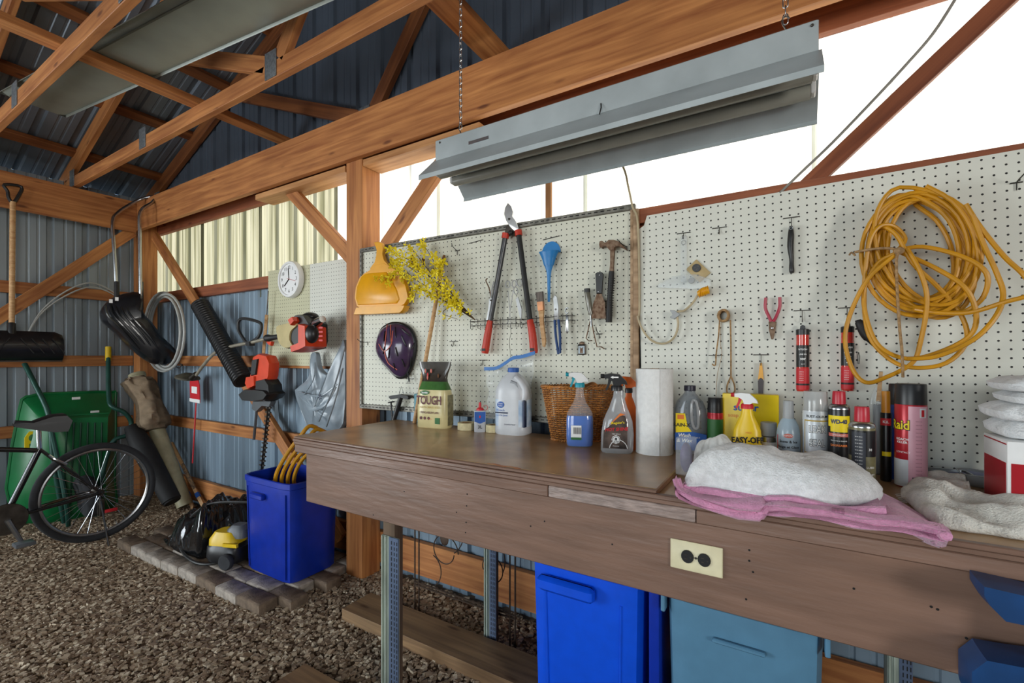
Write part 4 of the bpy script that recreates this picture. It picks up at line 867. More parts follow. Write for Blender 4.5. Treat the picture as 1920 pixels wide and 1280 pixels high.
# --- wicker basket
mat('wicker', 'B8793A', .5, var=.45, scale=35, stretch=(1, 1, 3)); mat('wicker_dark', '8C5526', .6, var=.3)
loc, r, H = stand(1016, 1152, 724, 822, Y=1.748); t = thing('wicker_basket', 'tapered brown wicker basket behind the spray bottles', 'basket', loc, face(loc, 4))
def brad(z): return (.72+.28*z/H)
wv = MB()
for k in range(24):
    z = H*(k+.6)/24.5; n = 84
    wv.tube([((r*brad(z)+.003*math.cos(21*a+math.pi*(k % 2)))*math.cos(a), (r*.5*brad(z)+.003*math.cos(21*a+math.pi*(k % 2)))*math.sin(a), z+.0008*math.sin(9*a)) for a in [2*math.pi*j/n for j in range(n)]], .0027, 5, True)
o = part('weave', wv, 'wicker', t); o['kind'] = 'stuff'
for k in range(42): a = 2*math.pi*k/42; part('stake', MB().tube([(r*brad(0)*math.cos(a), r*.5*brad(0)*math.sin(a), 0), (r*brad(H)*math.cos(a), r*.5*brad(H)*math.sin(a), H)], .0022, 5), 'wicker_dark', t)
for z, q in ((.003, 1.01), (H, 1.015)):
    mb = MB()
    for s_ in (0, 1): mb.tube([((r*brad(z)*q+.003*math.cos(30*a+math.pi*s_))*math.cos(a), (r*.5*brad(z)*q+.003*math.cos(30*a+math.pi*s_))*math.sin(a), z+.003*math.sin(30*a+math.pi*s_)) for a in [2*math.pi*j/120 for j in range(120)]], .0036, 5, True)
    part('rim' if z > .01 else 'foot_ring', mb, 'wicker', t)
part('base', MB().lathe([(.0001, .002), (r*.70, .002), (r*.70, .006), (.0001, .006)], 32, sy=.5), 'wicker_dark', t)
part('broken_cane', MB().tube(cat([(r*.1, -r*.44, H), (r*.35, -r*.38, H+.016), (r*.5, -r*.3, H+.004)], 4), .006, 5, flat=.4), 'wicker', t)
# --- trigger heads
def trigger(t, z, s, mh, mt, mc, neck, flip=-1, nozzle=None):
    """spray head of size s on top of a neck at height z; nozzle points to local -x"""
    part('collar', lathe([(.0001, z), (neck, z), (neck, z+s*.20), (neck*.85, z+s*.26), (.0001, z+s*.26)], 20), mc, t)
    hd = part('spray_head', MB().pillow([(-s*.62, z+s*.62), (-s*.62, z+s*.80), (-s*.30, z+s*.86), (s*.12, z+s*.82), (s*.46, z+s*.48), (s*.52, z+s*.30), (s*.26, z+s*.32), (s*.14, z+s*.24), (-s*.16, z+s*.24), (-s*.22, z+s*.46), (-s*.42, z+s*.60)], -neck*.9, neck*.9, .06), mh, t)
    part('nozzle', MB().tube([(-s*.58, 0, z+s*.71), (-s*.78, 0, z+s*.71)], s*.11, 10), nozzle or mt, hd)
    part('trigger', MB().pillow([(-s*.40, z+s*.60), (-s*.22, z+s*.56), (-s*.34, z+s*.28), (-s*.46, z+s*.0), (-s*.56, z+s*.02), (-s*.44, z+s*.34)], -neck*.5, neck*.5, .06), mt, hd)
    return hd
mat('pet_clear', 'E4EAEE', .05, var=0, alpha=.13, spec=.7); mat('blue_liquid', '0A62C4', .12, var=.05, coat=.6); mat('teal_cap', '1C96A8', .4, var=.05)
# blue window cleaner
loc, r, H = stand(1061, 1113, 724, Y=1.635); t = thing('window_cleaner_bottle', 'clear spray bottle half full of bright blue cleaner', 'spray bottle', loc, face(loc))
pr = ((0, .88), (.03, .97), (.15, 1), (.45, .99), (.55, .93), (.64, .72), (.74, .46), (.85, .33), (.95, .28), (1, .28))
part('bottle', MB().loft([sup(r*a, r*.62*a if a > .4 else r*a*.9, z*H, 32, 3.2 if a > .6 else 2.2) for z, a in pr]), 'pet_clear', t)
part('liquid', MB().loft([sup(r*a*.965, r*.62*a*.95, z*H, 32, 3.2) for z, a in ((.012, .9), (.04, .97), (.15, 1), (.45, .99), (.515, .95))]), 'blue_liquid', t)
lb = part('back_label', slab(-r*.62, r*.12, H*.16, H*.36, -r*.645, -r*.55), 'white_print', t)
for k in range(11): part('barcode_bar', slab(-r*.45+k*r*.052, -r*.45+k*r*.052+r*.022*(1+k % 2*.6), H*.22, H*.33, -r*.652, -r*.6), 'black_print', lb)
part('green_strip', slab(-r*.62, r*.12, H*.125, H*.165, -r*.647, -r*.55), 'green_print', t)
trigger(t, H*.985, H*.30, 'white_plastic', 'teal_cap', 'teal_cap', r*.36)
# wheel spray
mat('grey_clear', 'B9BBBD', .08, var=.1, alpha=.55, spec=.8); mat('label_dark', '1E1A1A', .3, var=.5, scale=20, col2='6A5A52')
loc, r, H = stand(1126, 1187, 731, Y=1.60); t = thing('tyre_shine_bottle', 'clear tyre spray bottle with a black trigger and dark label', 'spray bottle', loc, face(loc))
pr = ((0, .92), (.03, 1), (.3, 1), (.5, .9), (.62, .74), (.72, .56), (.82, .44), (.9, .34), (1, .3))
part('bottle', MB().loft([sup(r*a, r*.55*a if a > .5 else r*a*.85, z*H, 32, 3, r*.12*(z)) for z, a in pr]), 'grey_clear', t)
part('label', MB().prism([(-r*.85, H*.08), (r*.62, H*.08), (r*.62, H*.5), (r*.5, H*.6), (r*.2, H*.62), (-r*.5, H*.42), (-r*.8, H*.36)], -r*.57, -r*.52), 'label_dark', t)
part('orange_flash', MB().prism([(-r*.5, H*.44), (r*.2, H*.645), (r*.5, H*.625), (r*.2, H*.60)], -r*.575, -r*.53), 'orange_print', t)
ly = -r*.577; text('Meguiar\'s', .0125, 'yellow_print', t, (r*.05, ly, H*.49), rot=.1, bold=.01); text('HOT SHINE', .0155, 'red_print', t, (-r*.03, ly, H*.385), bold=.03, rot=.08, shear=.2); text('TIRE SPRAY', .006, 'white_print', t, (-r*.03, ly, H*.31)); text('POISON', .006, 'white_print', t, (-r*.05, ly, H*.12))
part('wheel_arc', MB().tube([(r*.1+r*.55*math.cos(a), ly, H*.06+r*.62*math.sin(a)) for a in [R(10+k*16) for k in range(11)]], .0015, 5), 'white_print', t)
hz = part('hazard_octagon', MB().lathe([(.0001, 0), (r*.27, 0), (r*.27, .0008), (.0001, .0008)], 8, M=Matrix.Translation((-r*.05, ly+.0006, H*.225)) @ Matrix.Rotation(R(90), 4, 'X')), 'white_print', t); part('hazard_ring', MB().tube([(-r*.05+r*.22*math.cos(R(22.5+45*k)), ly-.0004, H*.225+r*.22*math.sin(R(22.5+45*k))) for k in range(8)], .0008, 4, True), 'black_print', hz); part('skull', MB().sphere((-r*.05, ly, H*.235), (.0042, .001, .0045), 10, 6), 'black_print', hz)
for s_ in (-1, 1): part('bone', MB().tube([(-r*.05-.006, ly-.0004, H*.205+s_*.003), (-r*.05+.006, ly-.0004, H*.205-s_*.003)], .0009, 4), 'black_print', hz)
hd = trigger(t, H*.99, H*.33, 'black_plastic', 'black_rubber', 'black_plastic', r*.36); part('arrow', MB().prism([(-.022, H*1.21), (-.012, H*1.235), (-.012, H*1.22), (.006, H*1.22), (.006, H*1.2), (-.012, H*1.2), (-.012, H*1.185)], -r*.36, -r*.3), 'white_print', hd)
# orange bottle behind it
mat('orange_plastic', 'D9641A', .35, var=.06)
loc, r, H = stand(1162, 1196, 735, 836, Y=1.675); t = thing('orange_bottle', 'orange spray bottle behind the tyre spray', 'spray bottle', loc, face(loc))
part('bottle', MB().loft([sup(r*a, r*.7*a, z*H, 28, 3) for z, a in ((0, .92), (.03, 1), (.5, 1), (.7, .85), (.85, .55), (.92, .36), (1, .34))]), 'orange_plastic', t); trigger(t, H*.99, H*.34, 'orange_plastic', 'orange_plastic', 'black_plastic', r*.42)
loc, r, H = stand(1178, 1200, 722, 800, Y=1.76); t = thing('small_carton', 'small pale carton behind the orange bottle', 'carton', loc, 0); part('box', MB().rbox((0, 0, H/2), (r*2, .03, H), .001), 'white_plastic', t); part('print_band', slab(-r*.9, r*.9, H*.5, H*.55, -.0156, -.014), 'grey_plastic', t)
# paper towel
mat('paper', 'E4E4E2', .9, var=.05, scale=60, bump=.5, bscale=140)
loc, r, H = stand(1193, 1262, 691, 854); t = thing('paper_towel_roll', 'standing white roll of paper towel with a loose edge', 'paper towel', loc, face(loc))
part('roll', lathe([(r*.25, 0), (r*.985, 0), (r, .002), (r, H-.002), (r*.985, H), (r*.25, H), (r*.25, H*.5)], 44), 'paper', t); part('cardboard_core', lathe([(r*.21, .001), (r*.25, .001), (r*.25, H+.001), (r*.21, H+.001), (r*.21, .002)], 24), 'twine', t)
rg = []
for k in range(19):
    a = R(-130+k*8); q = r*(1.012+.03*max(0, (k-14)/4)**2); q2 = q+.0015
    rg.append([(q*math.sin(a), -q*math.cos(a), -.0+.0008), (q2*math.sin(a), -q2*math.cos(a), .0008), (q2*math.sin(a), -q2*math.cos(a), H-.001), (q*math.sin(a), -q*math.cos(a), H-.001)])
part('loose_sheet', MB().loft(rg), 'paper', t)
# car wash jug
mat('smoke_clear', '8C949C', .06, var=.05, alpha=.55, spec=.8)
loc, r, H = stand(1262, 1325, 728, 842, Y=1.74); t = thing('car_wash_jug', 'smoky clear car wash jug with yellow and blue label', 'jug', loc, face(loc, 6))
part('body', MB().loft([sup(r*a, r*.6*a if a > .5 else r*a, z*H, 32, 2.8) for z, a in ((0, .95), (.02, 1), (.55, 1), (.68, .96), (.80, .78), (.88, .5), (.93, .34), (.96, .32), (1, .32))]), 'smoke_clear', t)
part('cap', lathe(cyl(r*.36, H*.96, H*1.05, .002, 22)), mat('purple_black', '2A2838', .35), t)
part('handle_loop', MB().tube(cat([(r*.1, -r*.62, H*.82), (r*.3, -r*.66, H*.80), (r*.42, -r*.66, H*.62), (r*.4, -r*.66, H*.42), (r*.2, -r*.66, H*.4), (r*.06, -r*.66, H*.5), (r*.02, -r*.66, H*.7)], 4, True), .005, 8, True), 'grey_clear', t)
part('yellow_label', MB().prism([(-r*.9, H*.32), (-r*.9, H*.62), (-r*.35, H*.62), (-r*.2, H*.42), (r*.05, H*.34), (-r*.2, H*.3)], -r*.63, -r*.5), 'yellow_print', t); part('blue_label', MB().prism([(-r*.95, H*.05), (r*.9, H*.05), (r*.9, H*.3), (r*.05, H*.34), (-r*.95, H*.32)], -r*.635, -r*.5), 'blue_print', t)
part('red_badge', slab(-r*.8, -r*.42, H*.53, H*.6, -r*.64, -r*.6), 'orange_print', t); text('RAIN-X', .017, 'black_print', t, (-r*.55, -r*.642, H*.44), bold=.03); text('Wash\n& Wax', .018, 'white_print', t, (-r*.4, -r*.645, H*.24), bold=.02, shear=.2); text('IIIII III', .006, 'white_print', t, (r*.4, -r*.645, H*.25))
# clear package with purple contents
loc, r, H = stand(1271, 1302, 818, 858, Y=1.40); t = thing('clear_package', 'small clear package with purple contents beside the paper towel', 'package', loc, face(loc, -20)); part('shell', MB().rbox((0, 0, H/2), (r*2, .05, H), .004), 'clear_plastic', t); part('contents', MB().sphere((0, 0, H*.45), (r*.75, .02, H*.4), 12, 8), mat('lilac', '5E4E78', .5, var=.4, scale=30), t)
# black capped spray can
def can(name, label, pxl, pxr, pyt, Y, capm, bodym, turn=0.0, capf=.16, dome=True, base=TZR, cat_='spray can', capr=1.0, pyb=None):
    loc, r, H = stand(pxl, pxr, pyt, pyb, Y, base); t = thing(name, label, cat_, loc, face(loc, turn)); zc = H*(1-capf)
    part('body', lathe([(.0001, 0), (r*.95, 0), (r, .004), (r, zc-(.014 if dome else .004)), (r*.97, zc-(.011 if dome else .002)), (r*(.72 if dome else .97), zc), (.0001, zc)], 32), bodym, t)
    if dome: part('shoulder', lathe([(.0001, zc-.014), (r*1.005, zc-.014), (r*1.005, zc-.011), (r*.9, zc-.004), (r*capr*.98, zc+.001), (.0001, zc+.001)], 32), 'steel', t)
    part('cap', lathe([(.0001, zc), (r*capr, zc), (r*capr, zc+(H-zc)*.3), (r*capr*.95, H-.002), (r*capr*.9, H), (.0001, H)], 28), capm, t)
    return t, r, H, zc
mat('can_red', 'B5202C', .3, .2, var=.05); mat('can_black', '17171A', .3, .1, var=.1); mat('can_white', 'D8DDE0', .3, .1, var=.05); mat('can_blue', '1B3E8E', .3, .2, var=.1); mat('can_olive', '6E6848', .35, var=.4, scale=30); mat('cap_red', 'B81E30', .35, var=.05); mat('clear_cap', 'C6C8C6', .15, var=.05, alpha=.6, spec=.8); mat('bottle_pale_blue', 'A9BCC8', .25, var=.08, alpha=.92)
t, r, H, zc = can('lubricant_can', 'spray can with a tall black cap behind the white rag', 1326, 1356, 745, 1.74, 'black_plastic', 'can_red', capf=.24, dome=False, base=TZ-.018, capr=.98); part('label', patch(r, H*.2, H*.66, -90, 90), 'green_print', t)
# yellow box
mat('box_yellow', 'E8C90A', .35, var=.05)
loc, r, H = stand(1354, 1458, 738, None, 1.78, TZR); t = thing('soap_pad_box', 'bright yellow box of soap pads standing behind the bottles', 'box', loc, R(4)); W = (at(1458, 770, Y=1.78).x-at(1354, 770, Y=1.78).x)/2
part('carton', MB().rbox((0, 0, H/2), (W*2, .05, H), .001), 'box_yellow', t); part('blank_side', slab(W-.0005, W+.0006, .004, H-.004, -.022, .022), 'gold_print', t); text('super', .034, 'blue_print', t, (-W*.15, -.0258, H*.80), bold=.02); text('soap pads', .018, 'orange_print', t, (-W*.38, -.0258, H*.68))
# oven cleaner
mat('bottle_yellow', 'E6C014', .35, var=.05)
loc, r, H = stand(1374, 1428, 764, None, 1.62, TZR); t = thing('oven_cleaner_bottle', 'yellow oven cleaner bottle with a red and white trigger', 'spray bottle', loc, face(loc)); part('bottle', MB().loft([sup(r*a, r*.62*a if a > .5 else r*a*.9, z*H, 28, 2.8) for z, a in ((0, .95), (.03, 1), (.5, 1), (.65, .95), (.78, .7), (.88, .46), (.95, .40), (1, .40))]), 'bottle_yellow', t)
text('EASY-OFF', .026, 'black_print', t, (0, -r*.64, H*.50), bold=.035, rot=.06, sx=.8); text('MAX', .008, 'orange_print', t, (r*.1, -r*.63, H*.62)); trigger(t, H*.985, H*.30, 'white_plastic', 'red_print', 'red_print', r*.44)
# little jar
loc, r, H = stand(1426, 1456, 791, None, 1.66, TZR); t = thing('small_jar', 'small grey-lidded jar next to the yellow bottle', 'jar', loc, face(loc)); part('jar', lathe(cyl(r, 0, H*.72, .003)), 'steel', t); part('lid', lathe(cyl(r*1.04, H*.72, H, .002)), 'grey_plastic', t); part('label', patch(r, H*.1, H*.6, -70, 70), 'white_print', t)
# lock de-icer bottle
loc, r, H = stand(1455, 1501, 751, None, 1.62, TZR); t = thing('de_icer_bottle', 'pale blue round-shouldered snow and ice bottle', 'bottle', loc, face(loc)); part('bottle', lathe([(.0001, 0), (r*.96, 0), (r, .004), (r, H*.50), (r*.97, H*.58), (r*.85, H*.67), (r*.62, H*.74), (r*.46, H*.77), (.0001, H*.77)], 30), 'bottle_pale_blue', t); part('cap', lathe([(.0001, H*.76), (r*.48, H*.76), (r*.44, H*.98), (r*.41, H), (.0001, H)], 24), 'grey_plastic', t)
ov = part('logo', MB().lathe([(.0001, 0), (1, 0), (1, .001), (.0001, .001)], 20, sx=r*.4, sy=r*.2, M=Matrix.Translation((0, -r-.0002, H*.55)) @ Matrix.Rotation(R(90), 4, 'X')), 'coral', t); text('DUPONT', r*.2, 'white_print', ov, (0, -r-.0016, H*.55)); text('Snow & Ice', r*.34, 'black_print', t, (0, 0, H*.47), wrap=r, bold=.02); text('Neige et Glace', r*.32, 'black_print', t, (0, 0, H*.40), wrap=r, bold=.02); text('Repellent', r*.2, 'black_print', t, (0, 0, H*.34), wrap=r); part('red_stripe', patch(r, H*.3, H*.55, -62, -57, 3), 'red_print', t); part('heart', MB().sphere((0, -r, H*.29), (.006, .001, .006), 8, 6), 'red_print', t)
# leak seal
t, r, H, zc = can('leak_sealer_can', 'white spray can of leak sealer with a clear cap', 1504, 1553, 733, 1.62, 'clear_cap', 'can_white', 10, .22, dome=False, capr=.98)
text('RUST-OLEUM', r*.3, 'black_print', t, (0, 0, H*.72), wrap=r, bold=.03); part('frame_band', patch(r, H*.665, H*.68, -62, 62), 'gold_print', t); part('frame_band', patch(r, H*.3, H*.315, -62, 62), 'gold_print', t); part('frame_band', patch(r, H*.3, H*.68, -64, -60, 2), 'gold_print', t)
for s_, z in (('LEAK', .575), ('SEAL', .42)): text(s_, r*.88, 'black_print', t, (-.0, 0, H*z), wrap=r, bold=.055, sx=.68); text(s_, r*.88, 'white_print', t, (0, 0, H*z), wrap=r+.0005, bold=.01, sx=.68)
part('blue_band', patch(r, H*.23, H*.295, -62, 62), 'navy_print', t); text('FLEXIBLE RUBBER', r*.16, 'white_print', t, (0, 0, H*.262), wrap=r+.0006)
# degreaser
t, r, H, zc = can('degreaser_can', 'black and yellow degreaser spray can with a red cap', 1552, 1594, 733, 1.60, 'cap_red', 'can_black', 0, .14, capr=.62)
part('yellow_shield', patch(r, H*.62, H*.74, -68, 68), 'yellow_print', t); part('shield_point', patch(r, H*.565, H*.62, -48, 48), 'yellow_print', t); text('WD-40', r*.62, 'navy_print', t, (0, 0, H*.675), wrap=r+.0006, bold=.05, sx=.8); part('label_band', patch(r, H*.515, H*.55, -64, 64), 'coral', t); text('SPECIALIST', r*.24, 'white_print', t, (0, 0, H*.533), wrap=r+.0008); text('MACHINE & ENGINE', r*.17, 'white_print', t, (0, 0, H*.47), wrap=r+.0003); text('DEGREASER', r*.30, 'orange_print', t, (0, 0, H*.42), wrap=r+.0003, bold=.03); part('gear_emblem', MB().lathe([(.0001, 0), (r*.45, 0), (r*.45, .001), (.0001, .001)], 20, M=Matrix.Translation((0, -r-.0003, H*.24)) @ Matrix.Rotation(R(90), 4, 'X')), 'copper', t)
# text covered can
t, r, H, zc = can('penetrating_oil_can', 'dark spray can with a red cap and a panel of fine print', 1590, 1642, 762, 1.50, 'cap_red', 'can_olive', 10, .17, capr=.58)
part('black_wrap', patch(r, H*.45, H*.74, -150, 150, 30), 'can_black', t); part('print_panel', patch(r+.0004, H*.05, H*.72, -56, 6), mat('print_grey', '2A2E38', .4, var=0), t)
for k in range(16): text('IIII III IIIII II', r*.125, 'white_print', t, (-r*.42, 0, H*(.10+.038*k)), wrap=r+.0009)
text('38', r*.3, 'white_print', t, (r*.45, 0, H*.53), wrap=r+.0006); text('LUBRI', r*.26, 'white_print', t, (r*.5, 0, H*.33), wrap=r+.0004); text('PENET', r*.26, 'white_print', t, (r*.5, 0, H*.25), wrap=r+.0004); part('emblem', MB().tube([(r*.34+.009*math.cos(a), -r*1.0, H*.14+.009*math.sin(a)) for a in [2*math.pi*j/16 for j in range(16)]], .0012, 5, True), 'white_print', t)
# brush in clear sleeve, sealant tube, blue can
loc, r, H = stand(1630, 1663, 700, None, 1.78, TZR); t = thing('sleeved_brush', 'wooden handled brush in a clear plastic sleeve', 'brush', loc, face(loc)); part('sleeve', MB().loft([sup(r*a, r*.4*a, z*H, 24, 2.6) for z, a in ((0, 1), (.5, 1), (.72, 1), (.8, .7), (.86, .4))]), 'clear_plastic', t); part('handle', MB().pillow([(-r*.25, H*.72), (r*.3, H*.72), (r*.45, H*.9), (r*.55, H*1.02), (r*.1, H*1.02), (-r*.05, H*.9)], -.008, .008, .05), 'handle_wood', t); part('bristles', MB().rbox((0, 0, H*.35), (r*1.2, .02, H*.7), .004), mat('grey_bristle', '9EA2A4', .7, var=.3, scale=120, stretch=(1, 1, .1)), t)
t, r, H, zc = can('sealant_tube', 'black sealant tube with an orange top beside the blue can', 1650, 1672, 733, 1.70, mat('amber', 'D0881E', .4), 'can_black', 0, .24, dome=False, cat_='sealant tube', capr=.8); ov = part('red_oval', patch(r, H*.62, H*.70, -70, 60), 'red_print', t); text('KIL', r*.8, 'white_print', t, (0, 0, H*.66), wrap=r+.0006, bold=.02); part('yellow_band', patch(r, H*.28, H*.33, -40, 60), 'yellow_print', t)
t, r, H, zc = can('blue_spray_can', 'blue spray can with a black cap half hidden by the red insect spray', 1664, 1706, 719, 1.745, 'black_plastic', 'can_blue', 0, .22, dome=False, capr=.96)
# insect spray
mat('can_pink', 'D8A0AE', .35, var=.05)
loc, r, H = stand(1676, 1739, 719, Y=1.665, base=TZR); t = thing('insect_spray_can', 'tall red insect spray can with a black cap', 'spray can', loc, face(loc)); zc = H*.80
part('body', lathe([(.0001, 0), (r*.95, 0), (r, .004), (r, zc-.002), (r*.98, zc), (.0001, zc)], 36), 'can_red', t); part('cap', lathe([(.0001, zc), (r*.99, zc), (r*.97, H-.003), (r*.93, H), (.0001, H)], 32), 'black_plastic', t)
part('silver_foot', patch(r, .003, H*.27, -100, -8), 'can_white', t); part('back_label', patch(r, .006, zc-.004, -8, 110), 'can_pink', t)
text('Raid', r*1.0, 'black_print', t, (-r*.75, 0, H*.60), wrap=r+.0003, bold=.07, sx=.8); text('Raid', r*1.0, 'yellow_print', t, (-r*.75, 0, H*.60), wrap=r+.0007, bold=.02, sx=.8); text('ROACH\nKILLER', r*.24, 'white_print', t, (-r*.55, 0, H*.45), wrap=r+.0004, bold=.02); text('CONTACT', r*.2, 'white_print', t, (-r*.5, 0, H*.34), wrap=r+.0004)
for k in range(15): text('IIIIIIIII IIII IIII', r*.085, 'maroon_print', t, (r*.5, 0, H*(.14+.036*k)), wrap=r+.0007)
part('black_panel', patch(r+.0004, H*.06, H*.11, 5, 60), 'black_print', t); part('bug_picture', patch(r+.0004, H*.68, H*.77, 32, 60), 'can_white', t); part('bug', patch(r+.0008, H*.69, H*.755, 38, 50), 'red_print', t)
# foil trays
mat('foil', 'B9BCBE', .28, .95, var=.1)
def tray(name, label, px, py, w_, d_, h_, m, rz, Y):
    q = at(px, py, Y=Y); t = thing(name, label, 'tray', (q.x, Y, TZR), rz)
    rs = [sup(w_*.44, d_*.44, 0, 24, 6), sup(w_*.46, d_*.46, .002, 24, 6), sup(w_*.5, d_*.5, h_, 24, 6), sup(w_*.485, d_*.485, h_, 24, 6), sup(w_*.44, d_*.44, .004, 24, 6)]
    part('pan', MB().loft(rs), m, t); part('rolled_rim', MB().tube(sup(w_*.5, d_*.5, h_, 32, 6), .002, 6, True), m, t)
    return t
tray('foil_tray', 'crimped foil tray lying beside the insect spray', 1770, 872, .11, .07, .03, 'foil', R(4), 1.78); tray('plastic_tray', 'cloudy plastic tray in front of the black bucket', 1868, 872, .15, .09, .032, 'clear_cap', R(-4), 1.78)

# ================================================================ towels and cloths
def fleece(name, col, b=1.0, sc_=240): mat(name, col, .95, var=.12, scale=60, bump=b, bscale=sc_, sheen=.4)
fleece('towel_white', 'E3E5E6'); fleece('towel_pink', 'CF8FB0'); fleece('towel_cream', 'E8E6DC'); fleece('cloth_blue', '7A86B0', .3, 60); fleece('cloth_white', 'DFE0DC', .4, 90)
def mound(poly, hfun, base, nr=14, na=64, wob=.006, seed=1, foot=.004, rim=.35):
    """soft folded cloth: footprint poly (world x,y), height hfun(x,y,s), s = 0 centre .. 1 rim"""
    P = cat(poly, 8, True); n = len(P); cx = sum(p[0] for p in P)/n; cy = sum(p[1] for p in P)/n
    mb = MB(); rings = []
    for i in range(nr+1):
        s = .02+.98*i/nr; ring = []
        for k in range(na):
            p = P[int(k*n/na)]
            x, y = cx+(p[0]-cx)*s, cy+(p[1]-cy)*s
            prof = (1-s**5)**.55
            w_ = wob*noise.noise(V((x*16+seed, y*16, seed*3.1)))+wob*.5*noise.noise(V((x*45+seed, y*45, seed)))
            h = max(0, hfun(x, y, s)); rz = min(h*rim, .018); ring.append((x, y, base+foot*.5+rz+(h-rz)*prof+w_*(.2+.8*prof)))
        rings.append(ring)
    lows = [[(cx+(x-cx)*f, cy+(y-cy)*f, base+.0005+(z-base)*g_) for x, y, z in rings[-1]] for f, g_ in ((.985, .3), (.95, 0.0))]
    return mb.loft(rings+lows)
def q2(px, py, z): p = at(px, py, Z=z); return (p.x, p.y)
# pink towel: lies on the bench and hangs over its front edge
PT = TZR
fr = [(1268, 905), (1274, 925), (1300, 942), (1340, 958), (1385, 973), (1425, 976), (1436, 958), (1470, 956), (1500, 962), (1545, 966), (1590, 972), (1640, 983), (1690, 986), (1730, 994), (1768, 1003)]
n_ = len(fr)
def pink(u, v):
    f = u*(n_-1); i = min(int(f), n_-2); g_ = f-i
    px = fr[i][0]+(fr[i+1][0]-fr[i][0])*g_; py = fr[i][1]+(fr[i+1][1]-fr[i][1])*g_
    e = at(px, py, Y=BF-.022); e2 = at(px, py, Y=BF+.0); bx = e.x+.03*(1-u)
    back = BF+.36-(.22*max(0, u-.72)/.28)
    zt = PT+.034+.006*math.sin(u*23)*math.sin(v*3)+.006*noise.noise(V((u*9, v*4, 2)))
    if v < .72:
        k = v/.72; y = back+(BF-.012-back)*k; x = bx+(e.x-bx)*k; z = zt
    else:
        k = (v-.72)/.28; y = BF-.012-.026*math.sin(k*math.pi)**.7-.010*k; z = zt+(e.z+.02-zt)*k; x = e.x
    if u > .8: z = PT+.006+(z-PT-.006)*(1-(u-.8)/.2*.75) if v < .72 else z
    return (x, y, z)
t = thing('pink_towel', 'folded pink bath towel draped over the front edge of the bench', 'towel', (0, 0, 0))
part('towel_layer', MB().grid(pink, 70, 30, thick=(0, .008, -.024)), 'towel_pink', t, ang=60)
def upper(u, v):
    x, y, z = pink(.02+.80*u, v*.80); f = v**3
    return (x+.012*(1-u), y+.030*f, z+.011+.006*math.sin(u*17+v*4))
part('towel_layer', MB().grid(upper, 60, 24, thick=(0, .006, -.016)), 'towel_pink', t, ang=60)
part('hem', MB().tube([(p[0], p[1]+.002, p[2]-.010) for p in [pink(k/80, 1.0) for k in range(81)]], .0105, 8), 'towel_pink', t); part('hem', MB().tube([(p[0], p[1]+.002, p[2]-.007) for p in [upper(k/60, 1.0) for k in range(61)]], .0095, 8), 'towel_pink', t); part('side_hem', MB().tube([(p[0], p[1], p[2]-.010) for p in [pink(1.0, k/20) for k in range(21)]], .0095, 8), 'towel_pink', t)
def band(u, v):
    x, y, z = pink(.665+.035*u, v*.98+.01); return (x, y-.0022, z+.0022)
mat('pink_band', 'A86E8C', .6, var=.3, scale=120, stretch=(4, 1, 1)); part('woven_band', MB().grid(band, 4, 30, thick=(0, .0015, -.0015)), 'pink_band', t, ang=60)
# white towel on the pink one
zb = PT+.036
poly = [q2(*p, zb+.01) for p in ((1284, 905), (1330, 912), (1400, 921), (1470, 931), (1540, 940), (1610, 938), (1655, 926))]
fx0, fx1 = poly[0][0], poly[-1][0]
poly += [(fx1-.005, poly[-1][1]+.12), (fx1-.06, poly[-1][1]+.22), (fx0+.18, poly[0][1]+.20), (fx0+.05, poly[0][1]+.17)]
def hw_(x, y, s):
    f = (x-fx0)/(fx1-fx0); return .098-.055*max(0, f-.45)/.55+.008*math.sin(f*9)-.01*max(0, .15-f)/.15
t = thing('white_towel', 'thick folded white towel lying on the pink towel', 'towel', (0, 0, 0)); part('fold', mound(poly, hw_, zb, 18, 88, .010, 4), 'towel_white', t, ang=70)
part('under_fold', mound([(x*1.0, y-.004) for x, y in poly], lambda x, y, s: .03, zb-.004, 8, 88, .005, 9), 'towel_white', t, ang=70)
# cream towel
poly = [q2(*p, PT) for p in ((1690, 925), (1705, 950), (1745, 985), (1800, 998), (1860, 1006), (1920, 1016))]
poly += [(poly[-1][0]+.12, poly[-1][1]+.02), (poly[-1][0]+.14, poly[-1][1]+.14), (poly[-1][0]+.0, poly[-1][1]+.22), q2(1800, 908, PT), q2(1735, 905, PT)]
t = thing('cream_towel', 'crumpled cream towel beside the tip of the pink towel', 'towel', (0, 0, 0))
part('cloth', mound(poly, lambda x, y, s: .034+.022*noise.noise(V((x*13, y*13, 3)))+.014*math.sin(x*40+y*55), PT, 22, 100, .012, 12), 'towel_cream', t, ang=70)
fr_ = MB()
for k in range(9): a = at(1691+k*1.6, 925+k*2, Z=PT+.006); fr_.tube([tuple(a), (a.x-.014, a.y+random.uniform(-.006, .006), PT+.002)], .0008, 4)
o = part('fringe', fr_, 'towel_cream', t); o['kind'] = 'stuff'
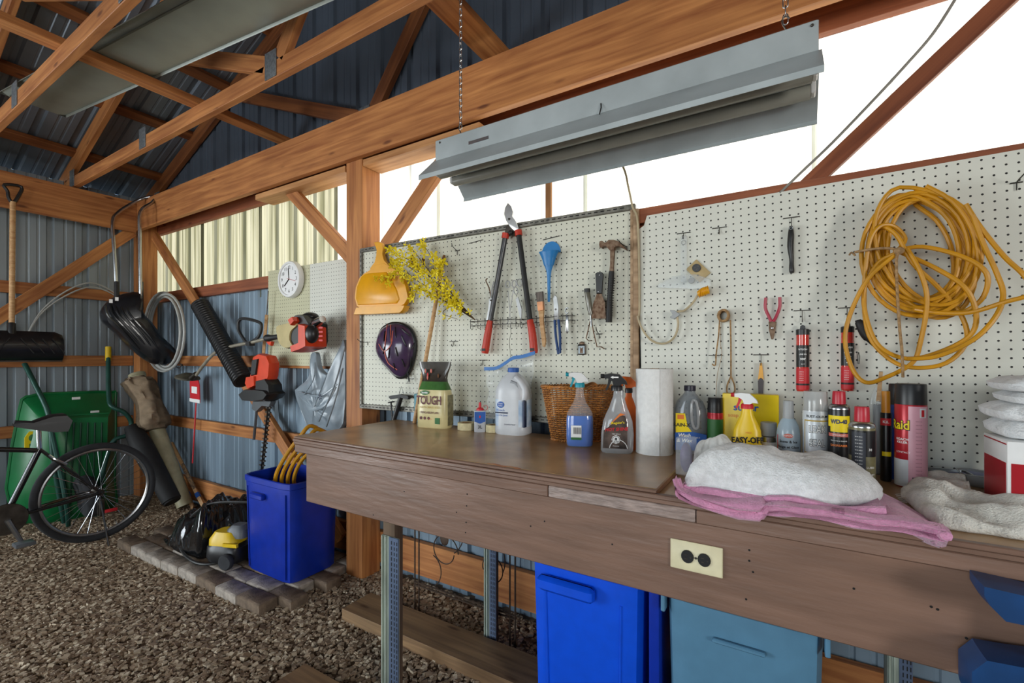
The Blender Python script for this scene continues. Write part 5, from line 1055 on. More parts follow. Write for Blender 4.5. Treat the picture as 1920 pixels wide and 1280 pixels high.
# blue cloth and rag
poly = [q2(*p, PT) for p in ((1742, 893), (1790, 905), (1850, 912), (1900, 914))]+[q2(1900, 886, PT), q2(1820, 882, PT), q2(1760, 884, PT)]
t = thing('blue_cloth', 'lavender blue cloth lying behind the cream towel', 'cloth', (0, 0, 0)); part('cloth', mound(poly, lambda x, y, s: .018+.008*math.sin(x*30), PT, 10, 60, .005, 5), 'cloth_blue', t, ang=70)
a, b = at(1302, 800, Y=1.49), at(1396, 800, Y=1.49)
poly = [(a.x, 1.46), (a.x+.03, 1.425), (b.x-.05, 1.43), (b.x, 1.46), (b.x-.01, 1.52), (a.x+.06, 1.55), (a.x+.01, 1.52)]
t = thing('white_rag', 'crumpled white cotton rag between the car wash jug and the yellow bottle', 'cloth', (0, 0, 0)); part('cloth', mound(poly, lambda x, y, s: .125+.012*math.sin(x*70)-.05*abs((x-a.x)/(b.x-a.x)-.35), PT, 16, 72, .012, 15), 'cloth_white', t, ang=70)
# stack at the right
loc = at(1880, 868, Y=1.66); t = thing('black_bucket', 'black ribbed plastic pot under the stacked white towels', 'pot', (loc.x+.07, 1.67, PT))
part('pot', lathe([(.0001, 0), (.075, 0), (.078, .004), (.082, .05), (.085, .052), (.085, .06), (.083, .062), (.088, .155), (.08, .155), (.07, .01), (.0001, .01)], 32), 'black_plastic', t); part('ridge', lathe([(.083, .09), (.0875, .092), (.0875, .10), (.083, .102), (.083, .091)], 32), 'black_plastic', t)
q = at(1894, 860, Y=1.42); t = thing('red_box', 'red and white box beside the cream towel', 'box', (q.x+.13, 1.505, PT), 0)
part('carton', MB().rbox((0, 0, .087), (.26, .14, .174), .001), 'white_plastic', t); part('red_front', slab(-.124, .124, .012, .125, -.0708, -.069), 'can_red', t); part('red_end', slab(-.1308, -.129, .012, .125, -.064, .064), 'can_red', t); part('red_line', slab(-.1306, -.129, .165, .168, -.066, .066), 'can_red', t)
sx_ = at(1848, 760, Y=1.55).x
for k, (dx, z0, h_) in enumerate(((.004, PT+.178, .040), (-.004, PT+.218, .036), (.02, PT+.256, .026), (.01, PT+.284, .03))):
    nm = ('lowest', 'second', 'third', 'topmost')[k]
    t = thing('folded_towel', f'folded white towel on the red box, {nm} of the stack', 'towel', (0, 0, 0), group='white towels stacked on the red box')
    poly = [(sx_+dx, 1.50), (sx_+dx+.03, 1.445), (sx_+.22, 1.435), (sx_+.40, 1.45), (sx_+.42, 1.58), (sx_+.36, 1.68), (sx_+.15, 1.69), (sx_+dx+.02, 1.64)]
    part('fold', mound(poly, lambda x, y, s: h_, z0, 10, 72, .005, 20+k, rim=.5), 'towel_white', t, ang=70)

# ================================================================ shop light over the bench
mat('enamel', 'A9B2B4', .4, .15, var=.12, scale=7, spec=.5); mat('enamel_dirty', '9AA1A2', .45, .1, var=.22, scale=10); mat('lamp_glass', '9C9C92', .25, var=.05)
LX0, LX1, LY = -1.19, .078, 1.43
t = thing('shop_light', 'grey twin-tube shop light hanging on chains above the bench', 'light', (0, 0, 0))
def sheet(path, x0, x1, th=.0022):
    a = [(x0, LY+y, z) for y, z in path]; n = len(path); inner = []
    for i in range(n):
        y0, z0 = path[max(i-1, 0)]; y1, z1 = path[min(i+1, n-1)]
        l = math.hypot(y1-y0, z1-z0); inner.append((path[i][0]-(z1-z0)/l*th, path[i][1]+(y1-y0)/l*th))
    loop = path+inner[::-1]
    return MB().loft([[(x, LY+y, z) for y, z in loop] for x in (x0, x1)])
for s_ in (-1, 1):
    part('reflector', sheet([(s_*.140, 1.998), (s_*.142, 2.012), (s_*.056, 2.098), (s_*.052, 2.10)], LX0, LX1), 'enamel', t, 'grey sloping reflector')
part('channel', MB().rbox(((LX0+LX1)/2, LY, 2.14), (LX1-LX0-.012, .108, .082), .003), 'enamel', t)
part('ballast_cover', MB().rbox(((LX0+LX1)/2, LY, 2.088), (LX1-LX0-.03, .09, .02), .003), 'enamel_dirty', t)
for s_ in (-1, 1):
    part('tube', MB().tube([(LX0+.025, LY+s_*.044, 2.048), (LX1-.02, LY+s_*.044, 2.048)], .019, 16), 'lamp_glass', t, 'unlit fluorescent tube')
    for x in (LX0+.018, LX1-.014): part('socket', MB().rbox((x, LY+s_*.044, 2.062), (.012, .034, .05), .003), 'white_plastic', t)
part('rating_label', slab(-1.02, -.93, 2.125, 2.137, LY-.0556, LY-.054), 'steel', t); part('pull_cord', MB().tube([(-.50, LY-.0565, 2.13), (-.498, LY-.060, 2.115), (-.50, LY-.07, 2.09)], .002, 6), 'black_rubber', t)
for x in (LX0+.03, LX1-.02): part('rivet', MB().sphere((x, LY-.0545, 2.168), .004, 8, 6), 'dark_steel', t)
lk = MB().tube([(.006*math.cos(a), 0, .006*math.sin(a)+(.008 if math.sin(a) > 0 else -.008)) for a in [2*math.pi*(j+.5)/12 for j in range(12)]], .0016, 6, True); lme = lk.mesh('chain_link', 'steel')
for (x, lab, top) in ((-1.10, 'steel chain holding the tube-end of the shop light near the flowers', 2.86), (.0, 'steel chain holding the shop light above the yellow cord side', 2.9)):
    t2 = thing('chain', lab, 'chain', (x, LY, 2.24)); k = 0; z = .0
    while z+2.24 < top:
        link('chain_link', lme, t2, (0, 0, z), (0, 0, R(90*(k % 2)))); z += .0225; k += 1
    sh = part('s_hook', MB().tube(cat([(-.008, 0, -.05), (-.011, 0, -.062), (-.002, 0, -.07), (.008, 0, -.058), (.004, 0, -.035), (-.006, 0, -.012), (-.008, 0, .0), (.0, 0, .008), (.009, 0, .0)], 4), .0021, 6), 'dark_steel', t2)
    part('eye', MB().tube([(.008*math.cos(a), 0, -.066+.006*math.sin(a)) for a in [2*math.pi*j/10 for j in range(10)]], .0015, 5, True), 'dark_steel', sh)
# second light lying on the truss braces
t = thing('old_light_fixture', 'long grey-green metal light fixture lying on the truss brace', 'light', (-3.2, .985, 2.905), R(6.5)); mat('enamel_green', '8C938A', .4, .15, var=.1, scale=5)
def tro(path, x0, x1, th=.002):
    inner = [(y*.985, z+th) for y, z in path]; loop = path+inner[::-1]
    return MB().loft([[(x, y, z) for y, z in loop] for x in (x0, x1)])
part('reflector', tro([(-.155, .0), (-.15, .012), (-.11, .0), (.11, .0), (.15, .012), (.155, .0)], -.85, 2.0), 'enamel_green', t); part('channel', MB().rbox((.57, 0, .035), (2.8, .11, .06), .003), 'enamel_green', t); part('edge_lip', MB().box((.57, -.112, -.004), (2.8, .008, .006)), mat('lip_dark', '4A4F48', .5), t)
# cables
mat('cable_grey', '8A8880', .5, var=.1)
o = tag(part('power_cord', MB().tube(cat([tuple(at(1095, 190, Y=1.50)), tuple(at(1130, 250, Y=1.62)), tuple(at(1168, 312, Y=1.75)), tuple(at(1178, 350, Y=1.80)), tuple(at(1186, 388, Y=1.835)), tuple(at(1196, 420, Y=1.84)), tuple(at(1199, 560, Y=1.85)), tuple(at(1197, 600, Y=1.85))], 5), .0042, 8), 'cable_cream'), 'cream power cord dropping from the shop light between the two pegboards', 'cord')
o = tag(part('wall_cable', MB().tube(cat([tuple(at(1462, 362, Y=1.86)), tuple(at(1500, 325, Y=1.87)), tuple(at(1560, 268, Y=1.88)), tuple(at(1640, 185, Y=1.88)), tuple(at(1700, 120, Y=1.88)), tuple(at(1750, 62, Y=1.88)), tuple(at(1795, -8, Y=1.88)), tuple(at(1830, -70, Y=1.88))], 5), .0045, 8), 'cable_grey'), 'grey cable rising from the pegboard rail in front of the translucent panels', 'cable')

# ================================================================ far corner
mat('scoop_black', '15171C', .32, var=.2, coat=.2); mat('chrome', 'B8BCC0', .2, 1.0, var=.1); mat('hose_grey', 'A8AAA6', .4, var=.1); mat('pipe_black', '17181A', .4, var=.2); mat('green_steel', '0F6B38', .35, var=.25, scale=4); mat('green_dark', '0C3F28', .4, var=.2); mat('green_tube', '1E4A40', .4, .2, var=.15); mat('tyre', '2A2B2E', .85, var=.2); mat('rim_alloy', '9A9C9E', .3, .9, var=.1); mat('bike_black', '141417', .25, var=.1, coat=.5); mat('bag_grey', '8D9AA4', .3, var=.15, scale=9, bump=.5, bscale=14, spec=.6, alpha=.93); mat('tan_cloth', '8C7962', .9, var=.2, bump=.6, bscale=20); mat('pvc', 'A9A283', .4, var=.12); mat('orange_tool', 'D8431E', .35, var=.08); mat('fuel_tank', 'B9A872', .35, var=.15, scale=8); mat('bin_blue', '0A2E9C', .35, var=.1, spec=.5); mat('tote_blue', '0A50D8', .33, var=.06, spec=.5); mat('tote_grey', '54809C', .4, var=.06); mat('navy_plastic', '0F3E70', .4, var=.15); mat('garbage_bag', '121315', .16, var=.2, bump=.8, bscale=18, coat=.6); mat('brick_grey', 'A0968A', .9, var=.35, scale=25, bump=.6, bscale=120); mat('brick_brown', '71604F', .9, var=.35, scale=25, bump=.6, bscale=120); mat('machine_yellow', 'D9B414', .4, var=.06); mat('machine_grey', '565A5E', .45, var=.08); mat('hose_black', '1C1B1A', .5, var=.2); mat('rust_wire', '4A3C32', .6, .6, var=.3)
def place(F, name, label, cat_, px, py, out=0.0):
    h = F.hit(px, py, out); t = thing(name, label, cat_, h, F.th); a = F.xz(px, py, out)
    def L(px_, py_, o=0.0):
        """pixel -> local point, o metres further towards the room"""
        x, z = F.xz(px_, py_, out+o); return (x-a[0], -o, z-a[1])
    return t, L
# --- snow shovel on the eave wall
F1 = Frame((-5.12, 1, 0), R(90)); t, L = place(F1, 'snow_shovel', 'black-bladed snow shovel with a straight wooden shaft on the eave wall', 'shovel', 24, 500)
part('shaft', MB().tube([L(24, 378), L(22, 615)], .017, 12), 'handle_wood', t)
dh = [L(14, 358), L(8, 346), L(40, 350), L(34, 368), L(24, 380), L(16, 370)]
part('d_handle', MB().tube(cat(dh, 4, True), .011, 8, True), 'black_plastic', t); part('socket', MB().tube([L(22, 606), L(22, 620, .02), L(22, 645, .04)], [.022, .024, .014], 10), 'black_plastic', t)
rg = []; xa, xb = L(-72, 645)[0], L(115, 645)[0]; zt_, zb_ = L(24, 620)[2], L(24, 676)[2]
for k in range(13):
    x = xa+(xb-xa)*k/12; e = 1-abs(k-6)/6; pr = [(0, 1), (.045, .8), (.06, .45), (.035, .1), (.0, -.02)]
    c = .9 if k in (0, 12) else 1
    rg.append([(x, -.02-y*c, zb_+(zt_-zb_)*z*c) for y, z in pr]+[(x, -.013-y*c, zb_+(zt_-zb_)*z*c) for y, z in pr[::-1]])
bl_ = part('blade', MB().loft(rg), 'scoop_black', t)
for k in range(8):
    x = xa+(xb-xa)*(k+.8)/9; s_ = -1 if k < 4 else 1; part('blade_rib', MB().tube([(x, -.078, zb_+(zt_-zb_)*.75), (x+s_*.07, -.08, zb_+(zt_-zb_)*.25)], .004, 6), 'black_plastic', bl_)
part('wear_strip', MB().box(((xa+xb)/2, -.022, zb_-.004), (xb-xa, .012, .012)), 'dark_steel', bl_)
# --- snow scoop in the corner
F2 = facing((-4.9, 1.58, 0)); t, L = place(F2, 'snow_scoop', 'large black snow scoop hanging by its looped steel handle in the corner', 'snow scoop', 250, 560)
part('handle_loop', MB().tube(cat([L(219, 560), L(214, 470), L(211, 415, -.02), L(222, 398, -.06), L(243, 384, -.1), L(268, 372, -.1), L(292, 369, -.04), L(285, 380, .06), L(263, 398, .1), L(262, 450, .1), L(264, 585, .1)], 4), .0135, 10), 'chrome', t)
ol = [(214, 556), (190, 578), (187, 592), (192, 605), (215, 625), (245, 655), (280, 680), (312, 684), (330, 668), (328, 655), (305, 632), (285, 605), (268, 585), (263, 548)]
fr_ = [L(*p) for p in ol]; n = len(fr_); cx = sum(p[0] for p in fr_)/n; cz = sum(p[2] for p in fr_)/n
rings = []
for y, f in ((.14, .80), (.10, .95), (0, 1.0), (-.10, .96), (-.16, .80), (-.18, .5)): rings.append([(cx+(p[0]-cx)*f, y, cz+(p[2]-cz)*f) for p in cat(fr_, 3, True)])
sb_ = part('scoop', MB().loft(rings), 'scoop_black', t)
for k in range(5): part('rib', MB().tube(cat([L(197+k*9, 573-k*3, .165-.012*k), L(203+k*10, 592-k*1, .19), L(228+k*13, 618+k*3, .19), L(262+k*10, 655+k*2, .16)], 4), .008, 6), 'scoop_black', sb_)
for px in (219, 264): part('handle_socket', MB().tube([L(px, 528, .03), L(px, 580, .06)], .019, 10), 'black_plastic', sb_)
for px, py in ((208, 565), (219, 561)): q = L(px, py, .15); part('warning_label', MB().box((q[0], q[1]-.03, q[2]), (.022, .004, .03)), 'white_print', sb_)
# --- coil of grey hose and a cable on the eave wall
F3 = Frame((-4.6, 1.90, 0), 0); t, L = place(F3, 'hose_coil', 'coil of pale grey hose hung beside the corner post', 'hose', 312, 560)
for k, (rx, rz) in enumerate(((36, 74), (32, 70), (28, 66), (34, 71))):
    p = [L(306+2*k+rx*math.cos(a), 622+rz*math.sin(a), .02+.018*k) for a in [2*math.pi*j/28 for j in range(28)]]; part('loop', MB().tube(p, .011, 8, True), 'hose_grey', t)
part('tie', MB().tube([L(327, 686, -.01), L(336, 690, .05), L(342, 684, .1), L(334, 680, .02)], .005, 6, True), 'black_rubber', t)
F4 = Frame((-5.28, 1, 0), R(90)); t, L = place(F4, 'loose_cable', 'thin grey tubing bowed across the eave wall girt', 'tubing', 170, 545)
for k in range(2): part('strand', MB().tube(cat([L(45, 640, .04), L(75, 590-k*4, .06), L(120, 556-k*8, .08), L(170, 538-k*8, .08), L(215, 553-k*4, .06), L(232, 575, .04)], 5), .006, 6), 'hose_grey', t)
# --- black corrugated pipe
F5 = Frame((-4.0, 1.84, 0), 0); t, L = place(F5, 'corrugated_pipe', 'black corrugated drain pipe propped on the long diagonal brace', 'pipe', 415, 640)
a, b = V(L(376, 572)), V(L(456, 714)); n = 140; t_ = (b-a)
part('pipe', MB().tube([tuple(a+t_*(k/n)) for k in range(n+1)], [.063 if (k//2) % 2 else .0685 for k in range(n+1)], 20), 'pipe_black', t); part('mouth', MB().tube([tuple(a+t_*.97), tuple(a+t_*1.002)], .052, 18), 'hole_black', t)
# --- string trimmer
F6 = Frame((-2.9, 1.90, 0), 0); t, L = place(F6, 'string_trimmer', 'orange and black string trimmer with a curved steel shaft', 'trimmer', 560, 630, .06)
part('shaft', MB().tube(cat([L(503, 634), L(470, 642), L(435, 649), L(405, 660), L(385, 680), L(368, 703)], 5), .0125, 10), mat('shaft_steel', 'A39C8C', .4, .4, var=.2), t)
part('loop_handle', MB().tube(cat([L(463, 644), L(448, 620), L(448, 602), L(458, 597), L(486, 604), L(490, 615), L(484, 632), L(468, 643)], 4), .011, 8), 'black_rubber', t); part('clamp', MB().box(L(469, 644), (.05, .04, .03)), 'black_plastic', t)
part('grip', MB().tube(cat([L(498, 634), L(508, 633), L(522, 631), L(545, 628)], 4), [.018, .024, .027, .024, .02, .018, .018, .018, .019, .02, .022, .024, .02], 12), 'black_rubber', t); part('throttle', MB().pillow([(q[0], q[2]) for q in (L(502, 640), L(512, 640), L(510, 648), L(505, 645))], -.012, .012, .1), 'orange_tool', t)
eng = MB().pillow([(q[0], q[2]) for q in (L(567, 598), L(578, 590), L(594, 592), L(603, 606), L(604, 640), L(600, 655), L(575, 660), L(562, 655), L(566, 630))], -.09, .05, .08); part('engine_housing', eng, 'black_plastic', t)
part('fuel_tank', MB().pillow([(q[0], q[2]) for q in cat([L(543, 612), L(562, 606), L(580, 601), L(584, 610), L(572, 622), L(570, 640), L(576, 652), L(560, 655), L(548, 645), L(544, 630)], 3, True)], -.10, .03, .12), 'fuel_tank', t)
part('starter_cover', MB().sphere(L(584, 626, .09), (.05, .04, .058), 16, 10), 'black_plastic', t); part('orange_cowl', MB().pillow([(q[0], q[2]) for q in (L(594, 608), L(607, 612), L(608, 650), L(596, 656), L(580, 661), L(578, 650), L(594, 644))], -.13, .02, .06), 'orange_tool', t); part('fuel_cap', MB().pillow([(q[0], q[2]) for q in (L(574, 602), L(582, 596), L(586, 604), L(579, 612))], -.13, -.07, .1), 'orange_tool', t); part('exhaust', MB().tube([L(592, 606, .05), L(605, 598, .07)], [.03, .022], 10), 'chrome', t); part('air_cover', MB().sphere(L(582, 594, .02), (.06, .05, .03), 12, 8), 'black_plastic', t)
for k in range(4): q = L(602, 614+k*8, .14); part('cooling_fin', MB().box(q, (.035, .006, .01)), 'red_print', t)
q = L(352, 706); part('guard', MB().lathe([(.0001, .03), (.03, .028), (.085, .0), (.09, -.012), (.08, -.012), (.03, .014), (.0001, .016)], 24, M=Matrix.Translation(q) @ Matrix.Rotation(R(14), 4, 'Y')), mat('guard_dirty', '4A4638', .7, var=.4), t); part('gear_head', MB().tube([L(368, 700), L(360, 708)], [.018, .026], 10), 'dark_steel', t)
# --- hedge trimmer
F7 = Frame((-3.2, 1.867, 0), 0); t, L = place(F7, 'hedge_trimmer', 'orange hedge trimmer hanging blade down', 'hedge trimmer', 500, 700)
def px2(*p): return [(q[0], q[2]) for q in (L(*k) for k in p)]
part('handle', MB().pillow(px2((488, 668), (498, 662), (514, 666), (520, 680), (518, 705), (512, 722), (492, 724), (480, 716), (484, 695)), -.055, .02, .07), 'orange_tool', t); part('grip_insert', MB().pillow(px2((490, 674), (500, 672), (496, 702), (487, 704)), -.068, -.03, .08), 'black_rubber', t); part('vent_block', MB().pillow(px2((479, 706), (494, 704), (495, 722), (482, 728), (477, 718)), -.07, -.01, .06), 'orange_tool', t)
part('motor', MB().pillow(px2((496, 712), (514, 708), (522, 720), (524, 742), (514, 752), (496, 748)), -.07, .03, .1), 'black_plastic', t); part('hand_guard', MB().pillow(px2((466, 738), (478, 728), (500, 728), (520, 730), (528, 738), (520, 748), (496, 752), (474, 750)), -.09, .05, .15), 'black_plastic', t)
part('front_guard', MB().pillow(px2((478, 752), (498, 746), (514, 752), (510, 762), (496, 760), (484, 772), (476, 766)), -.02, .02, .06), 'machine_grey', t); part('blade_sheath', MB().tube([L(482, 762), L(476, 824)], .011, 8, flat=.5), 'machine_grey', t)
part('blade_bar', MB().tube([L(506, 750), L(499, 810), L(491, 884)], [.014, .012, .011], 6, flat=.3), 'dark_steel', t)
for k in range(15):
    f = k/15; x, y = 505-14*f, 756+124*f; p = L(x, y)
    for s_ in (-1, 1): part('tooth', MB().pillow([(p[0]+s_*.008, p[2]+.008), (p[0]+s_*.034, p[2]+.004), (p[0]+s_*.03, p[2]-.004), (p[0]+s_*.008, p[2]-.008)], -.006, .004, .05), 'dark_steel', t)
part('blade_tip', MB().box(L(490, 884), (.03, .012, .03)), 'dark_steel', t)
# thin pole by the cream pegboard
F8 = Frame((-3.4, 1.93, 0), 0); t, L = place(F8, 'weathered_stake', 'weathered wooden stake with a wire tip beside the cream pegboard', 'stake', 495, 640)
part('stake', MB().tube([L(500, 590), L(491, 700)], .013, 4), 'handle_wood', t); part('wire_tip', MB().tube([L(500, 590), L(503, 545)], .004, 6), 'dark_steel', t)
# --- grey carrier bag
F9 = Frame((-2.45, 1.90, 0), 0); t, L = place(F9, 'carrier_bag', 'grey plastic carrier bag hanging against the post', 'plastic bag', 602, 750)
ol = cat([L(583, 665)[::2], L(592, 662)[::2], L(598, 690)[::2], L(612, 702)[::2], L(626, 700)[::2], L(640, 645)[::2], L(646, 642)[::2], L(647, 700)[::2], L(647, 770)[::2], L(640, 800)[::2], L(620, 810)[::2], L(596, 812)[::2], L(580, 808)[::2], L(566, 775)[::2], L(553, 735)[::2], L(556, 728)[::2], L(575, 712)[::2], L(582, 690)[::2]], 4, True)
n = len(ol); cx = sum(p[0] for p in ol)/n; cz = L(604, 765)[2]; rings = []
for k in range(11):
    f = math.cos(math.pi/2*k/10.5); rings.append([(cx+(x-cx)*f, -.055*(1-f)**.8-.02*noise.noise(V((x*14, z*6, k*.35)))*(1-f*.6)-.006*math.sin(x*60+z*25)*(1-f), cz+(z-cz)*f) for x, z in ol])
part('bag', MB().loft([[(x, .03, z) for x, y, z in rings[0]]]+rings), 'bag_grey', t, ang=80)
fold = MB()
for a, b, c in (((647, 650), (628, 720), (598, 790)), ((643, 690), (630, 745), (612, 800)), ((560, 735), (600, 742), (632, 720)), ((590, 680), (588, 710), (570, 740)), ((630, 725), (610, 760), (590, 770))): fold.tube(cat([L(*a, .03), L(*b, .075), L(*c, .06)], 5), .006, 6, flat=.6)
part('creases', fold, 'bag_grey', t)
for k in range(6): a = R(60*k+20); q = L(600, 744, .085); part('logo_ray', MB().tube([(q[0]+.007*math.cos(a), q[1], q[2]+.007*math.sin(a)), (q[0]+.018*math.cos(a), q[1], q[2]+.018*math.sin(a))], .0026, 6), 'navy_print', t)
# --- red paddle sign on a stick
F10 = Frame((-4.2, 1.94, 0), 0); t, L = place(F10, 'red_sign_stick', 'small red pointed sign on a thin red stick', 'sign', 366, 730)
part('plate', MB().prism(px2_ := [(q[0], q[2]) for q in (L(358, 752), L(357, 715), L(363, 702), L(371, 704), L(375, 722), L(376, 755))], -.006, .0), 'red_print', t); part('print_block', MB().prism([(q[0], q[2]) for q in (L(361, 736), L(361, 724), L(371, 725), L(371, 738))], -.008, -.004), 'white_print', t); part('white_band', MB().prism([(q[0], q[2]) for q in (L(357, 752), L(357, 746), L(376, 749), L(376, 756))], -.008, -.004), 'white_print', t); part('stick', MB().tube([L(368, 752), L(361, 868)], .006, 8), 'red_print', t)
# --- tubes, cloth and sticks in the corner
a, b = at(258, 706, Y=1.76), at(347, 948, Y=1.90)
t = thing('plastic_pipe', 'long beige plastic pipe leaning in the corner under the tan cloth', 'pipe', (0, 0, 0)); part('pipe', MB().tube([tuple(a), tuple(b)], .06, 20), 'pvc', t); part('end_cap', MB().tube([tuple(a), tuple(a+(a-b)*.02)], .064, 20), 'pvc', t)
t = thing('tan_cloth', 'crumpled tan canvas draped over the beige pipe', 'cloth', (0, 0, 0)); mb = MB(); rings = []
for k in range(29):
    f = k/28; c = a.lerp(b, .04+.40*f)+V((.07*math.sin(f*3)+.02, -.03, .03)); r_ = .108+.014*math.sin(f*8+1)-.03*(f > .95)-.04*(f < .04)
    rings.append([tuple(c+V((1, 0, .35))*r_*(1+.34*noise.noise(V((math.cos(q)*2.2, math.sin(q)*2.2, f*5)))-.42*max(0, .16-abs(noise.noise(V((math.cos(q)*1.6+5, math.sin(q)*1.6, f*3.2)))))/.16+.12*math.sin(5*q+f*6))*math.cos(q)+V((0, 1, 0))*r_*math.sin(q)) for q in [2*math.pi*j/26 for j in range(48)]])
part('canvas', mb.loft(rings), 'tan_cloth', t, ang=75)
for (p, q_, lab) in (((308, 812), (362, 952), 'wooden hockey stick with blue tape beside the wall'), ((322, 830), (382, 950), 'wooden hockey stick with dark lettering leaning on the first')):
    a2, b2 = at(*p, Y=1.94), at(*q_, Y=1.94); t = thing('hockey_stick', lab, 'hockey stick', (0, 0, 0)); d = (b2-a2)
    part('shaft', MB().tube([tuple(a2), tuple(b2)], .017, 4), 'handle_wood', t); part('tape', MB().tube([tuple(a2+d*.80), tuple(a2+d*.86)], .02, 8), 'blue_print', t); part('dark_print', MB().tube([tuple(a2+d*.35), tuple(a2+d*.74)], .0176, 4), mat('worn_print', '5A5048', .7, var=.5, scale=60, col2='B08A60'), t); part('blade', MB().tube([tuple(b2), tuple(b2+d*.04+V((.08, -.05, .01)))], [.017, .03], 6, flat=.4), 'handle_wood', t)
a2, b2 = at(246, 800, Y=1.64), at(322, 938, Y=1.76); t = thing('black_roll', 'thick black rolled bag leaning behind the bicycle wheel', 'roll', (0, 0, 0)); part('roll', MB().tube([tuple(a2.lerp(b2, k/8)) for k in range(9)], [.05, .07, .08, .08, .078, .075, .072, .07, .068], 16), mat('black_cloth', '161617', .7, var=.3), t); part('open_end', MB().tube([tuple(b2), tuple(b2+(b2-a2)*.02)], .06, 14), 'hole_black', t)

# ================================================================ wheelbarrow, up-ended against the eave wall
F11 = Frame((-5.16, 1, 0), R(90)); t, L = place(F11, 'wheelbarrow', 'green wheelbarrow stood on end against the eave wall', 'wheelbarrow', 125, 960)
rim = [L(26, 975), L(36, 772), L(60, 742), L(112, 737), L(208, 735), L(216, 750), L(214, 900), L(208, 978)]
mid = [L(52, 965, .17), L(66, 800, .17), L(84, 778, .17), L(118, 776, .17), L(200, 772, .17), L(207, 785, .17), L(204, 900, .17), L(198, 965, .17)]
bot = [L(100, 950, .27), L(112, 815, .27), L(118, 795, .27), L(130, 785, .27), L(196, 782, .27), L(202, 792, .27), L(198, 890, .27), L(192, 950, .27)]
tr_ = part('tray', MB().loft([cat(r_, 3, True) for r_ in (rim, mid, bot)]), 'green_steel', t); part('rolled_rim', MB().tube(cat(rim, 3, True), .012, 8, True), 'green_steel', tr_)
for k in range(6): part('pressed_rib', MB().tube([L(126+k*13, 792, .275), L(118+k*14, 945, .275)], .006, 6), 'green_dark', tr_)
part('pressed_ledge', MB().tube([L(116, 779, .26), L(204, 774, .26)], .007, 6), 'green_steel', tr_)
for px, py, w_, h_ in ((140, 746, .05, .02), (175, 771, .055, .018)): q = L(px, py, .16); part('label', MB().box((q[0], q[1]-.035, q[2]), (w_, .004, h_)), 'white_print', tr_)
q = L(61, 826, .15); st = part('sticker', MB().prism([(q[0]-.045, q[2]-.07), (q[0]+.045, q[2]-.07), (q[0]+.05, q[2]+.03), (q[0]+.02, q[2]+.075), (q[0]-.02, q[2]+.075), (q[0]-.045, q[2]+.03)], q[1]-.012, q[1]-.004), 'yellow_print', tr_); part('clover', MB().sphere((q[0]+.003, q[1]-.014, q[2]+.025), (.028, .003, .03), 10, 6), 'green_print', st); part('sticker_block', MB().box((q[0], q[1]-.0135, q[2]-.035), (.04, .002, .03)), 'green_print', st)
part('handle', MB().tube(cat([L(46, 682, .06), L(68, 725, .2), L(92, 780, .30), L(100, 860, .32), L(118, 965, .30), L(125, 990, .25)], 4), .017, 10), 'green_tube', t); part('handle', MB().tube(cat([L(203, 660, .1), L(204, 740, .25), L(210, 762, .32), L(232, 772, .34), L(246, 792, .34), L(238, 815, .34), L(210, 830, .33), L(190, 900, .32), L(180, 985, .28)], 4), .017, 10), 'green_tube', t); part('grip', MB().tube([L(203, 650, .1), L(203, 676, .12)], .021, 10), 'machine_yellow', t, 'yellow hand grip')
part('leg', MB().tube(cat([L(95, 800, .34), L(122, 930, .46), L(128, 985, .40)], 4), .015, 8), 'green_tube', t); q = L(165, 930, .40); part('wheel', MB().lathe([(.0001, -.03), (.10, -.03), (.15, -.045), (.17, -.02), (.17, .02), (.15, .045), (.10, .03), (.0001, .03)], 28, M=Matrix.Translation(q) @ Matrix.Rotation(R(80), 4, 'Y')), 'tyre', t)

# ================================================================ bicycle
XB = -4.22; FB = Frame((XB, 0, 0), R(90)); RH = V((1.248, 0, .362)); WR = .348
t = thing('bicycle', 'black bicycle standing in front of the green wheelbarrow', 'bicycle', (XB, 0, 0), R(90))
def W(px, py, o=0.0): x, z = FB.xz(px, py, o); return (x, -o, z-.03)
ry = Matrix.Rotation(R(90), 4, 'X')
def wheel(c):
    w = part('tyre', MB().tube([(c[0]+(WR-.022)*math.cos(a), 0, c[2]+(WR-.022)*math.sin(a)) for a in [2*math.pi*j/56 for j in range(56)]], .022, 10, True), 'tyre', t); part('rim', MB().tube([(c[0]+(WR-.05)*math.cos(a), 0, c[2]+(WR-.05)*math.sin(a)) for a in [2*math.pi*j/56 for j in range(56)]], .011, 8, True), 'rim_alloy', t)
    part('hub', MB().tube([(c[0], -.05, c[2]), (c[0], -.035, c[2]), (c[0], .035, c[2]), (c[0], .05, c[2])], [.024, .016, .016, .024], 12), 'dark_steel', t)
    for k in range(32):
        a = 2*math.pi*k/32; s_ = 1 if k % 2 else -1; a2 = a+.28*(1 if (k//2) % 2 else -1)*2
        part('spoke', MB().tube([(c[0]+.022*math.cos(a2), s_*.033, c[2]+.022*math.sin(a2)), (c[0]+(WR-.055)*math.cos(a), 0, c[2]+(WR-.055)*math.sin(a))], .0014, 4), 'chrome', t)
wheel((RH.x, 0, RH.z)); FHx = .20; wheel((FHx, 0, RH.z))
SC = W(74, 833); BBk = W(8, 958); BBk = (BBk[0], 0, .31); HT = (FHx+.33, 0, .80); HB = (FHx+.24, 0, .62)
fm = MB(); part('seat_tube', MB().tube([BBk, (SC[0], 0, SC[2])], .017, 10), 'bike_black', t); part('top_tube', MB().tube([(SC[0], 0, SC[2]-.01), HT], .016, 10), 'bike_black', t); part('down_tube', MB().tube([BBk, HB], .018, 10), 'bike_black', t); part('head_tube', MB().tube([HT, HB], .02, 10), 'bike_black', t)
